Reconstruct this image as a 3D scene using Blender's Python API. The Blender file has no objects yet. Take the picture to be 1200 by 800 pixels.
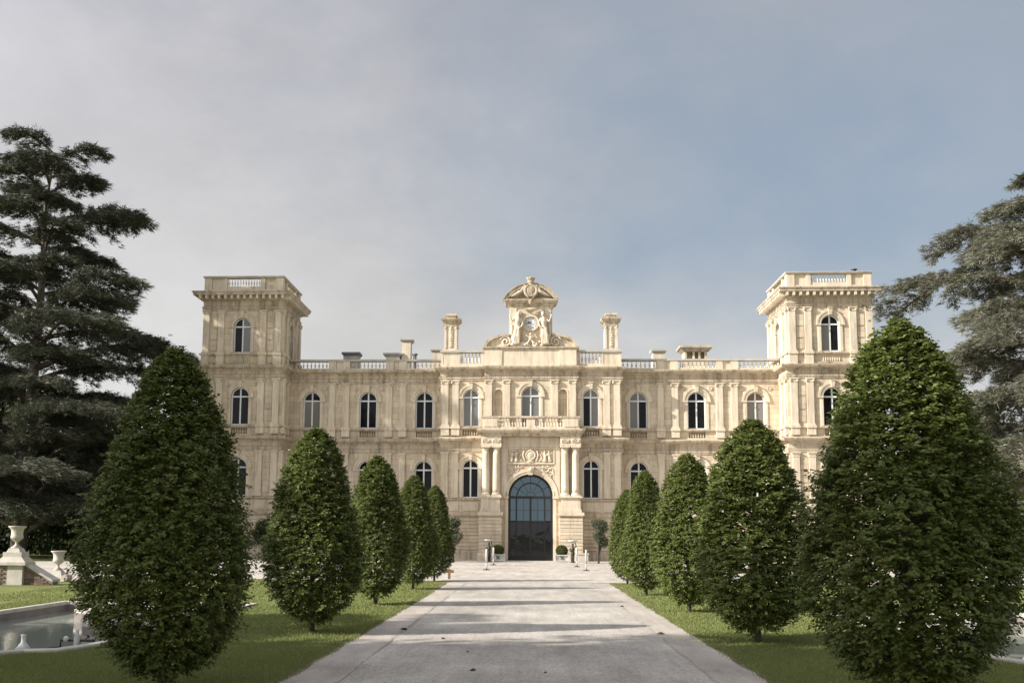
import bpy, bmesh, math, random
import numpy as np
from mathutils import Vector, Matrix
from mathutils.geometry import tessellate_polygon
PI = math.pi
random.seed(7)
SC = bpy.context.scene
COL = SC.collection

# ------------------------------------------------------------------ camera
YAW, PITCH, ROLL = math.radians(3.866), math.radians(6.703), math.radians(0.517)
fw = Vector((-math.sin(YAW)*math.cos(PITCH), math.cos(YAW)*math.cos(PITCH), math.sin(PITCH)))
rt = Vector((math.cos(YAW), math.sin(YAW), 0)); up = rt.cross(fw)
r2 = rt*math.cos(ROLL) + up*math.sin(ROLL); u2 = -rt*math.sin(ROLL) + up*math.cos(ROLL)
cam = bpy.data.cameras.new('camera'); camo = bpy.data.objects.new('camera', cam); COL.objects.link(camo)
M = Matrix((r2, u2, -fw)).transposed().to_4x4(); M.translation = Vector((0, 0, 1.7)); camo.matrix_world = M
cam.sensor_width = 36; cam.lens = 36; cam.shift_x = 0.05013; cam.shift_y = 0.0698; cam.clip_end = 3000
SC.camera = camo

# ------------------------------------------------------------------ light
SUN_EL, SUN_AZ = math.radians(29), math.radians(20)      # light travels +x, a little +y
L = Vector((math.cos(SUN_EL)*math.cos(SUN_AZ), math.cos(SUN_EL)*math.sin(SUN_AZ), -math.sin(SUN_EL)))
sl = bpy.data.lights.new('sun', 'SUN'); sl.energy = 5.0; sl.angle = math.radians(0.6); sl.color = (1.0, .94, .86)
so = bpy.data.objects.new('sun', sl); COL.objects.link(so); so.rotation_euler = L.to_track_quat('-Z', 'Y').to_euler()
so.location = (-30, -10, 30)
CLOUD = 4.15
W = bpy.data.worlds.new('World'); SC.world = W; W.use_nodes = True
nt = W.node_tree; nt.nodes.clear()
def N(t, typ, **k):
    n = t.nodes.new(typ)
    for a, b in k.items():
        if a in n.inputs: n.inputs[a].default_value = b
        else: setattr(n, a, b)
    return n
out = N(nt, 'ShaderNodeOutputWorld'); bg = N(nt, 'ShaderNodeBackground', Strength=0.1)
sky = N(nt, 'ShaderNodeTexSky', sky_type='NISHITA', sun_disc=False, sun_elevation=SUN_EL, air_density=1.0, dust_density=2.0)
sky.sun_rotation = math.atan2(-L.x, -L.y)
tc = N(nt, 'ShaderNodeTexCoord'); lk = nt.links.new
nrm = N(nt, 'ShaderNodeVectorMath', operation='NORMALIZE'); lk(tc.outputs['Generated'], nrm.inputs[0]); DIR = nrm.outputs[0]
sep = N(nt, 'ShaderNodeSeparateXYZ'); lk(DIR, sep.inputs[0])
def mrange(src, a, b, c, d, typ='SMOOTHSTEP'):
    m = N(nt, 'ShaderNodeMapRange', interpolation_type=typ); m.inputs[1].default_value = a; m.inputs[2].default_value = b; m.inputs[3].default_value = c; m.inputs[4].default_value = d; lk(src, m.inputs[0]); return m.outputs[0]
def dotd(v):
    d = N(nt, 'ShaderNodeVectorMath', operation='DOT_PRODUCT'); lk(DIR, d.inputs[0]); d.inputs[1].default_value = Vector(v).normalized(); return d.outputs['Value']
def math2(op, a, b, clamp=False):
    m = N(nt, 'ShaderNodeMath', operation=op, use_clamp=clamp)
    for i, x in enumerate((a, b)):
        if isinstance(x, (int, float)): m.inputs[i].default_value = x
        else: lk(x, m.inputs[i])
    return m.outputs[0]
mp = N(nt, 'ShaderNodeMapping'); mp.inputs['Scale'].default_value = (1.0, 1.0, 1.7); mp.inputs['Location'].default_value = (.35, .1, .6); mp.inputs['Rotation'].default_value = (0, .5, .3); lk(DIR, mp.inputs['Vector'])
n1 = N(nt, 'ShaderNodeTexNoise', Scale=2.2, Detail=7.0, Roughness=.52, Distortion=.1); lk(mp.outputs[0], n1.inputs['Vector'])
n2 = N(nt, 'ShaderNodeTexNoise', Scale=3.6, Detail=9.0, Roughness=.6, Distortion=.15); lk(mp.outputs[0], n2.inputs['Vector'])
# thin openings in the veil where the blue comes through
gap1 = mrange(dotd((.246, .882, .402)), .875, 1.0, 0, .92); gap2 = mrange(dotd((.42, .86, .27)), .92, 1.0, 0, .75); gap3 = mrange(dotd((-.03, .86, .51)), .93, 1.0, 0, .45)
gap4 = mrange(dotd((.7, -.3, .6)), .80, .99, 0, .8); gap5 = mrange(dotd((.9, .3, .3)), .86, .99, 0, .7)
gap = math2('MAXIMUM', math2('MAXIMUM', math2('MAXIMUM', gap1, gap2), math2('MAXIMUM', gap3, gap4)), gap5)
wisp = math2('ADD', mrange(n1.outputs[0], .3, .7, -.34, .40, 'LINEAR'), mrange(n2.outputs[0], .3, .7, -.16, .16, 'LINEAR'))
veil = math2('ADD', math2('SUBTRACT', 1.02, gap), wisp, True)
veil = math2('ADD', veil, mrange(sep.outputs['Z'], .10, .30, .65, 0), True)
# cloud brightness: paler low down, brighter on the side of the sun
low = mrange(sep.outputs['Z'], .05, .50, 1.05, .66)
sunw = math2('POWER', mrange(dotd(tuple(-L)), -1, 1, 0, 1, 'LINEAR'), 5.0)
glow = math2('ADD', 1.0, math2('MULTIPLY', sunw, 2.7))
tex = mrange(n2.outputs[0], .3, .7, .88, 1.11, 'LINEAR')
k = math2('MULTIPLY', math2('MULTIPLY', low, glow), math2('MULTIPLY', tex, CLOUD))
ctint = N(nt, 'ShaderNodeMixRGB'); lk(mrange(sep.outputs['Z'], .15, .50, 0, 1), ctint.inputs[0]); ctint.inputs[1].default_value = (1.0, .995, .985, 1); ctint.inputs[2].default_value = (.985, .98, 1.05, 1)
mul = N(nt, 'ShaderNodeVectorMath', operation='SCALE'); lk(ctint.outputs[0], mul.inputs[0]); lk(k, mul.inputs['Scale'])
desat = N(nt, 'ShaderNodeMixRGB'); desat.inputs[0].default_value = .72; desat.inputs[2].default_value = (2.1, 2.5, 2.95, 1); lk(sky.outputs[0], desat.inputs[1])
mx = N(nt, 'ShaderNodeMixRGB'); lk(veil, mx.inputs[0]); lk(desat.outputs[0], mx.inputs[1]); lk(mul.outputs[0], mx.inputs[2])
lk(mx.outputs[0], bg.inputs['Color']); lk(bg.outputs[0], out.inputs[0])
SC.view_settings.view_transform = 'Standard'; SC.view_settings.look = 'None'; SC.view_settings.gamma = 1; SC.view_settings.exposure = 0.69

# ------------------------------------------------------------------ materials
def newmat(name):
    m = bpy.data.materials.new(name); m.use_nodes = True; t = m.node_tree
    return m, t, t.nodes['Principled BSDF']
def ramp(t, stops):
    c = N(t, 'ShaderNodeValToRGB'); e = c.color_ramp.elements
    while len(e) < len(stops): e.new(.5)
    for el, (p, col) in zip(e, stops): el.position = p; el.color = (*col, 1)
    return c
def simple(name, a, b=None, rough=.8, scale=3, bump=0, metal=0, spec=.4, bscale=None, trans=0):
    m, t, p = newmat(name); b = b or a
    g = N(t, 'ShaderNodeNewGeometry'); n = N(t, 'ShaderNodeTexNoise', Scale=scale, Detail=6.0, Roughness=.6)
    t.links.new(g.outputs['Position'], n.inputs['Vector'])
    c = ramp(t, [(.3, a), (.7, b)]); t.links.new(n.outputs[0], c.inputs[0]); t.links.new(c.outputs[0], p.inputs['Base Color'])
    p.inputs['Roughness'].default_value = rough; p.inputs['Metallic'].default_value = metal; p.inputs['Specular IOR Level'].default_value = spec
    if bump:
        n3 = N(t, 'ShaderNodeTexNoise', Scale=bscale or scale*6, Detail=4.0); t.links.new(g.outputs['Position'], n3.inputs['Vector'])
        bp = N(t, 'ShaderNodeBump', Strength=bump, Distance=.03); t.links.new(n3.outputs[0], bp.inputs['Height']); t.links.new(bp.outputs[0], p.inputs['Normal'])
    return m
def stone_mat(name, bricks, ca, cb, dirt=.45):
    m, t, p = newmat(name); k = t.links.new
    g = N(t, 'ShaderNodeNewGeometry'); s = N(t, 'ShaderNodeSeparateXYZ'); k(g.outputs['Position'], s.inputs[0])
    n = N(t, 'ShaderNodeTexNoise', Scale=.8, Detail=8.0, Roughness=.65); k(g.outputs['Position'], n.inputs['Vector'])
    c = ramp(t, [(.3, ca), (.7, cb)]); k(n.outputs[0], c.inputs[0]); col = c.outputs[0]
    nf = N(t, 'ShaderNodeTexNoise', Scale=14, Detail=5.0); k(g.outputs['Position'], nf.inputs['Vector'])
    hgt = nf.outputs[0]
    if bricks:
        ad = N(t, 'ShaderNodeMath', operation='ADD'); k(s.outputs[0], ad.inputs[0]); k(s.outputs[1], ad.inputs[1])
        cb_ = N(t, 'ShaderNodeCombineXYZ'); k(ad.outputs[0], cb_.inputs[0]); k(s.outputs[2], cb_.inputs[1])
        br = N(t, 'ShaderNodeTexBrick', Scale=1.0); br.inputs['Brick Width'].default_value = .95; br.inputs['Row Height'].default_value = .392
        br.inputs['Mortar Size'].default_value = .008; br.inputs['Mortar Smooth'].default_value = .2
        br.inputs['Color1'].default_value = (.88, .87, .85, 1); br.inputs['Color2'].default_value = (1.06, 1.04, 1.0, 1); br.inputs['Mortar'].default_value = (.52, .46, .39, 1)
        k(cb_.outputs[0], br.inputs['Vector'])
        mm = N(t, 'ShaderNodeMixRGB', blend_type='MULTIPLY'); mm.inputs[0].default_value = 1; k(col, mm.inputs[1]); k(br.outputs[0], mm.inputs[2]); col = mm.outputs[0]
    # weathering: vertical streaks and blotches
    mp_ = N(t, 'ShaderNodeMapping'); mp_.inputs['Scale'].default_value = (2.4, 2.4, .28); k(g.outputs['Position'], mp_.inputs[0])
    ns = N(t, 'ShaderNodeTexNoise', Scale=1.6, Detail=7.0, Roughness=.7); k(mp_.outputs[0], ns.inputs['Vector'])
    rs = ramp(t, [(.46, (0, 0, 0)), (.72, (1, 1, 1))]); k(ns.outputs[0], rs.inputs[0])
    fm = N(t, 'ShaderNodeMath', operation='MULTIPLY'); fm.inputs[1].default_value = dirt; k(rs.outputs[0], fm.inputs[0])
    md = N(t, 'ShaderNodeMixRGB', blend_type='MULTIPLY'); k(fm.outputs[0], md.inputs[0]); k(col, md.inputs[1]); md.inputs[2].default_value = (.50, .45, .40, 1) if dirt < .9 else (.34, .30, .26, 1)
    k(md.outputs[0], p.inputs['Base Color'])
    p.inputs['Roughness'].default_value = .9; p.inputs['Specular IOR Level'].default_value = .2
    bp = N(t, 'ShaderNodeBump', Strength=.35, Distance=.02); k(hgt, bp.inputs['Height']); k(bp.outputs[0], p.inputs['Normal'])
    return m
STONE = stone_mat('ashlar_limestone', True, (.595, .508, .39), (.695, .613, .487), .6)
TRIM = stone_mat('carved_limestone', False, (.62, .533, .41), (.74, .655, .52), .7)
CORN = stone_mat('weathered_limestone', False, (.46, .38, .285), (.65, .565, .44), 1.0)
GREYST = simple('grey_weathered_stone', (.38, .36, .31), (.55, .52, .45), scale=2, bump=.3)
PALE = simple('pale_garden_stone', (.42, .385, .33), (.58, .54, .475), scale=3, bump=.25)
LEAD = simple('roof_lead', (.16, .17, .18), (.22, .23, .24), rough=.6)
FRAME = simple('pale_blue_window_paint', (.66, .69, .70), (.76, .78, .78), rough=.5)
BLACK = simple('black_door_paint', (.012, .013, .015), (.02, .02, .022), rough=.35)
DARKM = simple('dark_bronze', (.03, .032, .03), (.06, .06, .05), rough=.45, metal=.4)
WHITEM = simple('white_lacquer', (.46, .45, .42), (.66, .65, .61), rough=.5, scale=7)
def glass(name, col, spec=.5, rough=.04, metal=0, sc=0):
    m, t, p = newmat(name); p.inputs['Base Color'].default_value = (*col, 1); p.inputs['Roughness'].default_value = rough
    p.inputs['Metallic'].default_value = metal; p.inputs['Specular IOR Level'].default_value = spec
    g = N(t, 'ShaderNodeNewGeometry'); n = N(t, 'ShaderNodeTexNoise', Scale=1.3, Detail=2.0); t.links.new(g.outputs['Position'], n.inputs['Vector'])
    b = N(t, 'ShaderNodeBump', Strength=.25, Distance=.02); t.links.new(n.outputs[0], b.inputs['Height']); t.links.new(b.outputs[0], p.inputs['Normal'])
    return m
GLASS = glass('dark_window_glass', (.008, .009, .010), .16)
GLASSB = glass('glass_over_grey_blind', (.17, .165, .16), .5)
GLASSR = glass('glass_over_brown_shutter', (.17, .10, .065), .4)
GLASSG = glass('glass_over_pale_blind', (.20, .19, .165), .4)
GLASSS = glass('door_glass', (.09, .125, .145), .5, .03, 0.9)
GLASSD = glass('lower_door_glass', (.008, .009, .012), .45, .03)

def leaf_mat(name, cols, trans=.35, rough=.5, spec=.35):
    m, t, p = newmat(name); k = t.links.new
    g = N(t, 'ShaderNodeNewGeometry'); c = ramp(t, [(i/(len(cols)-1), x) for i, x in enumerate(cols)])
    n = N(t, 'ShaderNodeTexNoise', Scale=.9, Detail=3.0); k(g.outputs['Position'], n.inputs['Vector'])
    a = N(t, 'ShaderNodeMath', operation='MULTIPLY_ADD'); a.inputs[1].default_value = .6; k(g.outputs['Random Per Island'], a.inputs[0])
    b = N(t, 'ShaderNodeMath', operation='MULTIPLY'); b.inputs[1].default_value = .4; k(n.outputs[0], b.inputs[0]); k(b.outputs[0], a.inputs[2])
    k(a.outputs[0], c.inputs[0]); k(c.outputs[0], p.inputs['Base Color'])
    p.inputs['Roughness'].default_value = rough; p.inputs['Specular IOR Level'].default_value = spec
    tr = N(t, 'ShaderNodeBsdfTranslucent'); k(c.outputs[0], tr.inputs['Color']); ms = N(t, 'ShaderNodeMixShader'); ms.inputs[0].default_value = trans
    o = t.nodes['Material Output']; k(p.outputs[0], ms.inputs[1]); k(tr.outputs[0], ms.inputs[2]); k(ms.outputs[0], o.inputs['Surface'])
    return m
HORN = leaf_mat('hornbeam_leaf', [(.05, .07, .017), (.13, .165, .038), (.235, .265, .075)], .40, .42)
CEDAR = leaf_mat('cedar_needles', [(.03, .036, .022), (.07, .078, .05), (.13, .132, .09)], .15, .6, .2)
BLUEC = leaf_mat('blue_cedar_needles', [(.085, .09, .062), (.165, .168, .12), (.27, .262, .195)], .22, .6, .2)
DARKL = leaf_mat('dark_foliage', [(.018, .028, .010), (.045, .065, .022), (.085, .105, .035)], .25, .5)
OLIVE = leaf_mat('olive_foliage', [(.05, .062, .032), (.10, .115, .065), (.15, .165, .10)], .2, .5)
YELL = leaf_mat('yellow_green_foliage', [(.08, .09, .02), (.16, .17, .04), (.24, .23, .06)], .3, .5)
BOX = leaf_mat('boxwood_foliage', [(.04, .055, .012), (.09, .11, .025), (.15, .17, .045)], .2, .5)
GRASSB = leaf_mat('grass_blade', [(.15, .185, .055), (.22, .25, .085), (.31, .33, .14)], .35, .6, .2)
BARK = simple('bark', (.05, .042, .032), (.12, .10, .078), scale=4, bump=.5, bscale=12)
PBARK = simple('pale_bark', (.10, .085, .068), (.22, .19, .155), scale=3, bump=.5, bscale=9)
WOOD = simple('stained_timber', (.14, .085, .035), (.24, .15, .06), scale=8, bump=.2)
DEAD = simple('dead_leaf', (.055, .04, .028), (.10, .075, .05), scale=20)

def brick_mat():
    m, t, p = newmat('old_red_brick_face'); g = N(t, 'ShaderNodeNewGeometry'); k = t.links.new
    n = N(t, 'ShaderNodeTexNoise', Scale=9, Detail=4.0); k(g.outputs['Position'], n.inputs['Vector'])
    oi = N(t, 'ShaderNodeObjectInfo'); a = N(t, 'ShaderNodeMath', operation='MULTIPLY_ADD'); a.inputs[1].default_value = .6; k(oi.outputs['Random'], a.inputs[0])
    b = N(t, 'ShaderNodeMath', operation='MULTIPLY'); b.inputs[1].default_value = .4; k(n.outputs[0], b.inputs[0]); k(b.outputs[0], a.inputs[2])
    c = ramp(t, [(.1, (.09, .062, .048)), (.5, (.17, .11, .083)), (.9, (.29, .21, .165))]); k(a.outputs[0], c.inputs[0]); k(c.outputs[0], p.inputs['Base Color']); p.inputs['Roughness'].default_value = .9
    return m
BRICK = brick_mat()
MORTAR = simple('mortar', (.2, .17, .14), (.3, .26, .22), scale=6)

def ground_mat(name, ca, cb, cc, fine=90, bump=.4, bricks=False, rough=.95, big=.35):
    m, t, p = newmat(name); k = t.links.new; g = N(t, 'ShaderNodeNewGeometry')
    nb = N(t, 'ShaderNodeTexNoise', Scale=big, Detail=8.0, Roughness=.6); k(g.outputs['Position'], nb.inputs['Vector'])
    c = ramp(t, [(.32, ca), (.5, cb), (.7, cc)]); k(nb.outputs[0], c.inputs[0])
    nf = N(t, 'ShaderNodeTexNoise', Scale=fine, Detail=3.0, Roughness=.8); k(g.outputs['Position'], nf.inputs['Vector'])
    rf = ramp(t, [(.32, (.62, .61, .60)), (.68, (1.24, 1.24, 1.23))]); k(nf.outputs[0], rf.inputs[0])
    mm = N(t, 'ShaderNodeMixRGB', blend_type='MULTIPLY'); mm.inputs[0].default_value = 1; k(c.outputs[0], mm.inputs[1]); k(rf.outputs[0], mm.inputs[2]); col = mm.outputs[0]
    h = nf.outputs[0]
    # medium mottling, stretched along the drive like tyre wear
    mp_ = N(t, 'ShaderNodeMapping'); mp_.inputs['Scale'].default_value = (2.2, .35, 1); k(g.outputs['Position'], mp_.inputs[0])
    nm = N(t, 'ShaderNodeTexNoise', Scale=1.2, Detail=6.0, Roughness=.65); k(mp_.outputs[0], nm.inputs['Vector'])
    rm = ramp(t, [(.3, (.78, .77, .755)), (.7, (1.12, 1.12, 1.11))]); k(nm.outputs[0], rm.inputs[0])
    m2 = N(t, 'ShaderNodeMixRGB', blend_type='MULTIPLY'); m2.inputs[0].default_value = 1; k(col, m2.inputs[1]); k(rm.outputs[0], m2.inputs[2]); col = m2.outputs[0]
    if bricks:
        mr = N(t, 'ShaderNodeMapping'); mr.inputs['Rotation'].default_value = (0, 0, .62); k(g.outputs['Position'], mr.inputs[0])
        br = N(t, 'ShaderNodeTexBrick', Scale=1.0); br.inputs['Brick Width'].default_value = .14; br.inputs['Row Height'].default_value = .10
        br.inputs['Mortar Size'].default_value = .008; br.inputs['Mortar Smooth'].default_value = .6
        br.inputs['Color1'].default_value = (.86, .86, .87, 1); br.inputs['Color2'].default_value = (1.1, 1.09, 1.07, 1); br.inputs['Mortar'].default_value = (.66, .64, .62, 1)
        k(mr.outputs[0], br.inputs['Vector'])
        m3 = N(t, 'ShaderNodeMixRGB', blend_type='MULTIPLY'); m3.inputs[0].default_value = .38; k(col, m3.inputs[1]); k(br.outputs[0], m3.inputs[2]); col = m3.outputs[0]
    k(col, p.inputs['Base Color']); p.inputs['Roughness'].default_value = rough; p.inputs['Specular IOR Level'].default_value = .15
    bp = N(t, 'ShaderNodeBump', Strength=bump, Distance=.01); k(h, bp.inputs['Height']); k(bp.outputs[0], p.inputs['Normal'])
    return m
LAWN = ground_mat('mown_lawn', (.13, .158, .05), (.18, .205, .066), (.235, .248, .092), fine=60, bump=1.0, big=.6)
GRAVEL = ground_mat('pale_gravel', (.43, .395, .35), (.51, .472, .425), (.58, .54, .488), fine=70, bump=.6)
PATH = ground_mat('worn_stone_setts', (.37, .345, .31), (.48, .452, .412), (.58, .55, .503), fine=26, bump=1.0, bricks=True)
BORDER = ground_mat('worn_border_paving', (.37, .335, .295), (.475, .435, .39), (.56, .52, .47), fine=50, bump=.5)
def water_mat():
    m, t, p = newmat('basin_water'); p.inputs['Base Color'].default_value = (.27, .30, .25, 1); p.inputs['Roughness'].default_value = .06; p.inputs['IOR'].default_value = 1.33
    g = N(t, 'ShaderNodeNewGeometry'); n = N(t, 'ShaderNodeTexNoise', Scale=6, Detail=4.0); t.links.new(g.outputs['Position'], n.inputs['Vector'])
    b = N(t, 'ShaderNodeBump', Strength=.12, Distance=.02); t.links.new(n.outputs[0], b.inputs['Height']); t.links.new(b.outputs[0], p.inputs['Normal'])
    return m
WATER = water_mat()

# ------------------------------------------------------------------ mesh helpers
class MB:
    def __init__(s): s.v = []; s.f = []
    def add(s, vs, fs, T=None):
        o = len(s.v)
        s.v += [tuple(T @ Vector(p)) for p in vs] if T is not None else [tuple(p) for p in vs]
        s.f += [tuple(i+o for i in f) for f in fs]; return s
    def box(s, x0, x1, y0, y1, z0, z1, T=None):
        return s.add([(x0,y0,z0),(x1,y0,z0),(x1,y1,z0),(x0,y1,z0),(x0,y0,z1),(x1,y0,z1),(x1,y1,z1),(x0,y1,z1)],
                     [(0,3,2,1),(4,5,6,7),(0,1,5,4),(1,2,6,5),(2,3,7,6),(3,0,4,7)], T)
    def frustum(s, cx, cy, a0, b0, z0, a1, b1, z1, T=None):
        return s.add([(cx-a0,cy-b0,z0),(cx+a0,cy-b0,z0),(cx+a0,cy+b0,z0),(cx-a0,cy+b0,z0),(cx-a1,cy-b1,z1),(cx+a1,cy-b1,z1),(cx+a1,cy+b1,z1),(cx-a1,cy+b1,z1)],
                     [(0,3,2,1),(4,5,6,7),(0,1,5,4),(1,2,6,5),(2,3,7,6),(3,0,4,7)], T)
    def lathe(s, prof, cx=0, cy=0, n=16, T=None, sy=1):
        vs = []; fs = []
        for r, z in prof:
            for i in range(n):
                a = 2*PI*i/n; vs.append((cx+r*math.cos(a), cy+sy*r*math.sin(a), z))
        for j in range(len(prof)-1):
            for i in range(n):
                i2 = (i+1) % n; fs.append((j*n+i, j*n+i2, (j+1)*n+i2, (j+1)*n+i))
        fs.append(tuple(range(n))[::-1]); fs.append(tuple((len(prof)-1)*n+i for i in range(n)))
        return s.add(vs, fs, T)
    def sweep(s, prof, path, closed=False):
        # prof: (out, z); path in plan, outward = right hand side
        n = len(path); P = [Vector(p) for p in path]; dirs = []
        for i in range(n-1 if not closed else n): dirs.append((P[(i+1) % n]-P[i]).normalized())
        vs = []
        for i in range(n):
            if closed: d0, d1 = dirs[i-1], dirs[i]
            else: d0 = dirs[max(i-1, 0)]; d1 = dirs[min(i, n-2)]
            n0 = Vector((d0.y, -d0.x)); n1 = Vector((d1.y, -d1.x)); b = (n0+n1); b = b/(1+n0.dot(n1))
            for o, z in prof: vs.append((P[i].x+b.x*o, P[i].y+b.y*o, z))
        m = len(prof); fs = []
        for i in range(n-1 if not closed else n):
            a, b = i*m, ((i+1) % n)*m
            for j in range(m-1): fs.append((a+j, b+j, b+j+1, a+j+1))
        if not closed: fs.append(tuple(range(m))); fs.append(tuple((n-1)*m+j for j in range(m))[::-1])
        return s.add(vs, fs)
    def prism(s, pts, y0, y1, T=None):     # polygon in xz, convex or near-convex ngon, extruded in y
        n = len(pts)
        return s.add([(x, y0, z) for x, z in pts]+[(x, y1, z) for x, z in pts], [tuple(range(n)), tuple(range(n, 2*n))[::-1]]+[(i, i+n, (i+1) % n+n, (i+1) % n) for i in range(n)], T)
    def arcband(s, cx, cz, r0, r1, y0, y1, a0=0, a1=PI, n=16, T=None):
        vs = []; fs = []
        for i in range(n+1):
            a = a0+(a1-a0)*i/n; c, d = math.cos(a), math.sin(a)
            vs += [(cx+r0*c, y0, cz+r0*d), (cx+r1*c, y0, cz+r1*d), (cx+r1*c, y1, cz+r1*d), (cx+r0*c, y1, cz+r0*d)]
        for i in range(n):
            for j in range(4): fs.append((i*4+j, i*4+(j+1) % 4, (i+1)*4+(j+1) % 4, (i+1)*4+j))
        fs += [(0, 1, 2, 3), (n*4+3, n*4+2, n*4+1, n*4)]
        return s.add(vs, fs, T)
    def ico(s, c, r, T=None, sub=1, rot=None):
        bm = bmesh.new(); bmesh.ops.create_icosphere(bm, subdivisions=sub, radius=1)
        R = Matrix.Diagonal((*( (r,)*3 if not hasattr(r, '__len__') else r), 1))
        if rot: R = Matrix.Rotation(rot[0], 4, rot[1]) @ R
        R = Matrix.Translation(c) @ R
        bm.verts.ensure_lookup_table(); vs = [R @ v.co for v in bm.verts]; fs = [tuple(v.index for v in f.verts) for f in bm.faces]; bm.free()
        return s.add(vs, fs, T)
    def tube(s, pts, rad, n=7, T=None, cap=True):
        P = [Vector(p) for p in pts]; vs = []; fs = []; m = len(P)
        for i, p in enumerate(P):
            d = (P[min(i+1, m-1)]-P[max(i-1, 0)]).normalized(); a = d.orthogonal() if i == 0 else (a-d*a.dot(d)); a = a.normalized(); b = d.cross(a)
            r = rad[i] if hasattr(rad, '__len__') else rad
            for j in range(n): t = 2*PI*j/n; vs.append(p+(a*math.cos(t)+b*math.sin(t))*r)
        for i in range(m-1):
            for j in range(n): j2 = (j+1) % n; fs.append((i*n+j, i*n+j2, (i+1)*n+j2, (i+1)*n+j))
        if cap: fs.append(tuple(range(n))[::-1]); fs.append(tuple((m-1)*n+j for j in range(n)))
        return s.add(vs, fs, T)
    def mesh(s, name, mat, smooth=False):
        me = bpy.data.meshes.new(name); me.from_pydata(s.v, [], s.f); me.materials.append(mat)
        if smooth: me.polygons.foreach_set('use_smooth', [True]*len(me.polygons))
        me.update(); return me
def ob(name, me, parent=None, loc=(0, 0, 0), rotz=0, kind=None):
    o = bpy.data.objects.new(name, me); COL.objects.link(o); o.location = loc; o.rotation_euler = (0, 0, rotz)
    if parent: o.parent = parent
    if kind: o['kind'] = kind
    return o
def tag(o, label, cat, group=None):
    o['label'] = label; o['category'] = cat
    if group: o['group'] = group
    return o
def empty(name, loc, label, cat, group=None, rotz=0):
    o = bpy.data.objects.new(name, None); COL.objects.link(o); o.location = loc; o.rotation_euler = (0, 0, rotz); return tag(o, label, cat, group)
def remesh(o, vox):
    m = o.modifiers.new('fuse', 'REMESH'); m.mode = 'VOXEL'; m.voxel_size = vox; m.use_smooth_shade = True; return o
def npmesh(name, V, F, mat, smooth=False):
    V = np.asarray(V, np.float32).reshape(-1, 3); F = np.asarray(F, np.int32); k = F.shape[1]
    me = bpy.data.meshes.new(name); me.vertices.add(len(V)); me.vertices.foreach_set('co', V.ravel())
    me.loops.add(F.size); me.loops.foreach_set('vertex_index', F.ravel()); me.polygons.add(len(F))
    me.polygons.foreach_set('loop_start', np.arange(0, F.size, k, dtype=np.int32)); me.polygons.foreach_set('loop_total', np.full(len(F), k, np.int32))
    me.materials.append(mat); me.update(calc_edges=True); me.validate(); return me

# ================================================================== GROUND
BAS = [(-10.8, 11.0), (-8.2, 11.8), (-7.5, 13.6), (-7.1, 14.2), (-6.7, 14.35), (-6.5, 15.0), (-6.35, 16.2), (-6.5, 17.3), (-7.4, 17.8), (-8.1, 18.4), (-8.8, 20.6), (-9.6, 21.4), (-10.1, 23.7), (-10.8, 23.7)]
BASR = [(-x+.15, y+.5) for x, y in BAS][::-1]
def poly_sheet(name, outer, holes, z, mat):
    rings = [outer]+holes; tri = tessellate_polygon([[Vector((x, y, 0)) for x, y in r] for r in rings])
    pts = [p for r in rings for p in r]
    me = bpy.data.meshes.new(name); me.from_pydata([(x, y, z) for x, y in pts], [], [tuple(t) for t in tri]); me.materials.append(mat)
    for p in me.polygons:
        if p.normal.z < 0: p.flip()
    return ob(name, me, kind='structure')
poly_sheet('ground', [(-900, -300), (900, -300), (900, 1500), (-900, 1500)], [BAS, BASR], 0, LAWN)
def edge_wob(x, s): return x+.035*math.sin(s*1.7)+.02*math.sin(s*4.3+1)
ys = [-20+.5*i for i in range(118)]
pth = [(edge_wob(-2.17, y), y) for y in ys if y < 37.9]+[(edge_wob(2.17, y+9), y) for y in ys[::-1] if y < 37.9]
poly_sheet('path', pth[::-1], [], .008, PATH)
for sgn in (-1, 1):
    a = [(sgn*2.13, y) for y in ys if y < 37.4]; b = [(sgn*edge_wob(2.85, y+sgn), y) for y in ys if y < 37.4]
    poly_sheet('path_border', a+b[::-1], [], .004, BORDER)
gx = [(-15.1, 36.2), (-9, 36.8), (-3.2, 36.9), (3.2, 36.9), (9, 36.8), (18, 37), (40, 37), (40, 66), (22, 67.5), (-24, 67.5), (-24, 55), (-40, 54), (-40, 43), (-22, 41.5), (-18.3, 38.5), (-17.4, 33), (-15.95, 32.2), (-15.1, 33.8)]
poly_sheet('forecourt', gx, [], .012, GRAVEL)

SOIL = ground_mat('verge_soil', (.16, .125, .085), (.22, .18, .125), (.30, .255, .19), fine=40, bump=.8, big=3)
GUT = ground_mat('gutter_joint', (.34, .31, .275), (.43, .395, .355), (.53, .495, .45), fine=40, bump=.6, big=2.5)
for sgn in (-1, 1):
    a = [(sgn*(2.80+.04*math.sin(y*2.9+sgn)), y) for y in ys if y < 37.4]; b = [(sgn*(2.97+.05*math.sin(y*1.3)+.03*math.sin(y*5.1)), y) for y in ys if y < 37.4]
    poly_sheet('verge', a+b[::-1], [], .0062, SOIL)
    a = [(sgn*(2.175+.01*math.sin(y*1.9)), y) for y in ys if y < 37.4]; b = [(sgn*(2.215+.014*math.sin(y*2.3)), y) for y in ys if y < 37.4]
    poly_sheet('gutter', a+b[::-1], [], .0115, GUT)
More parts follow.
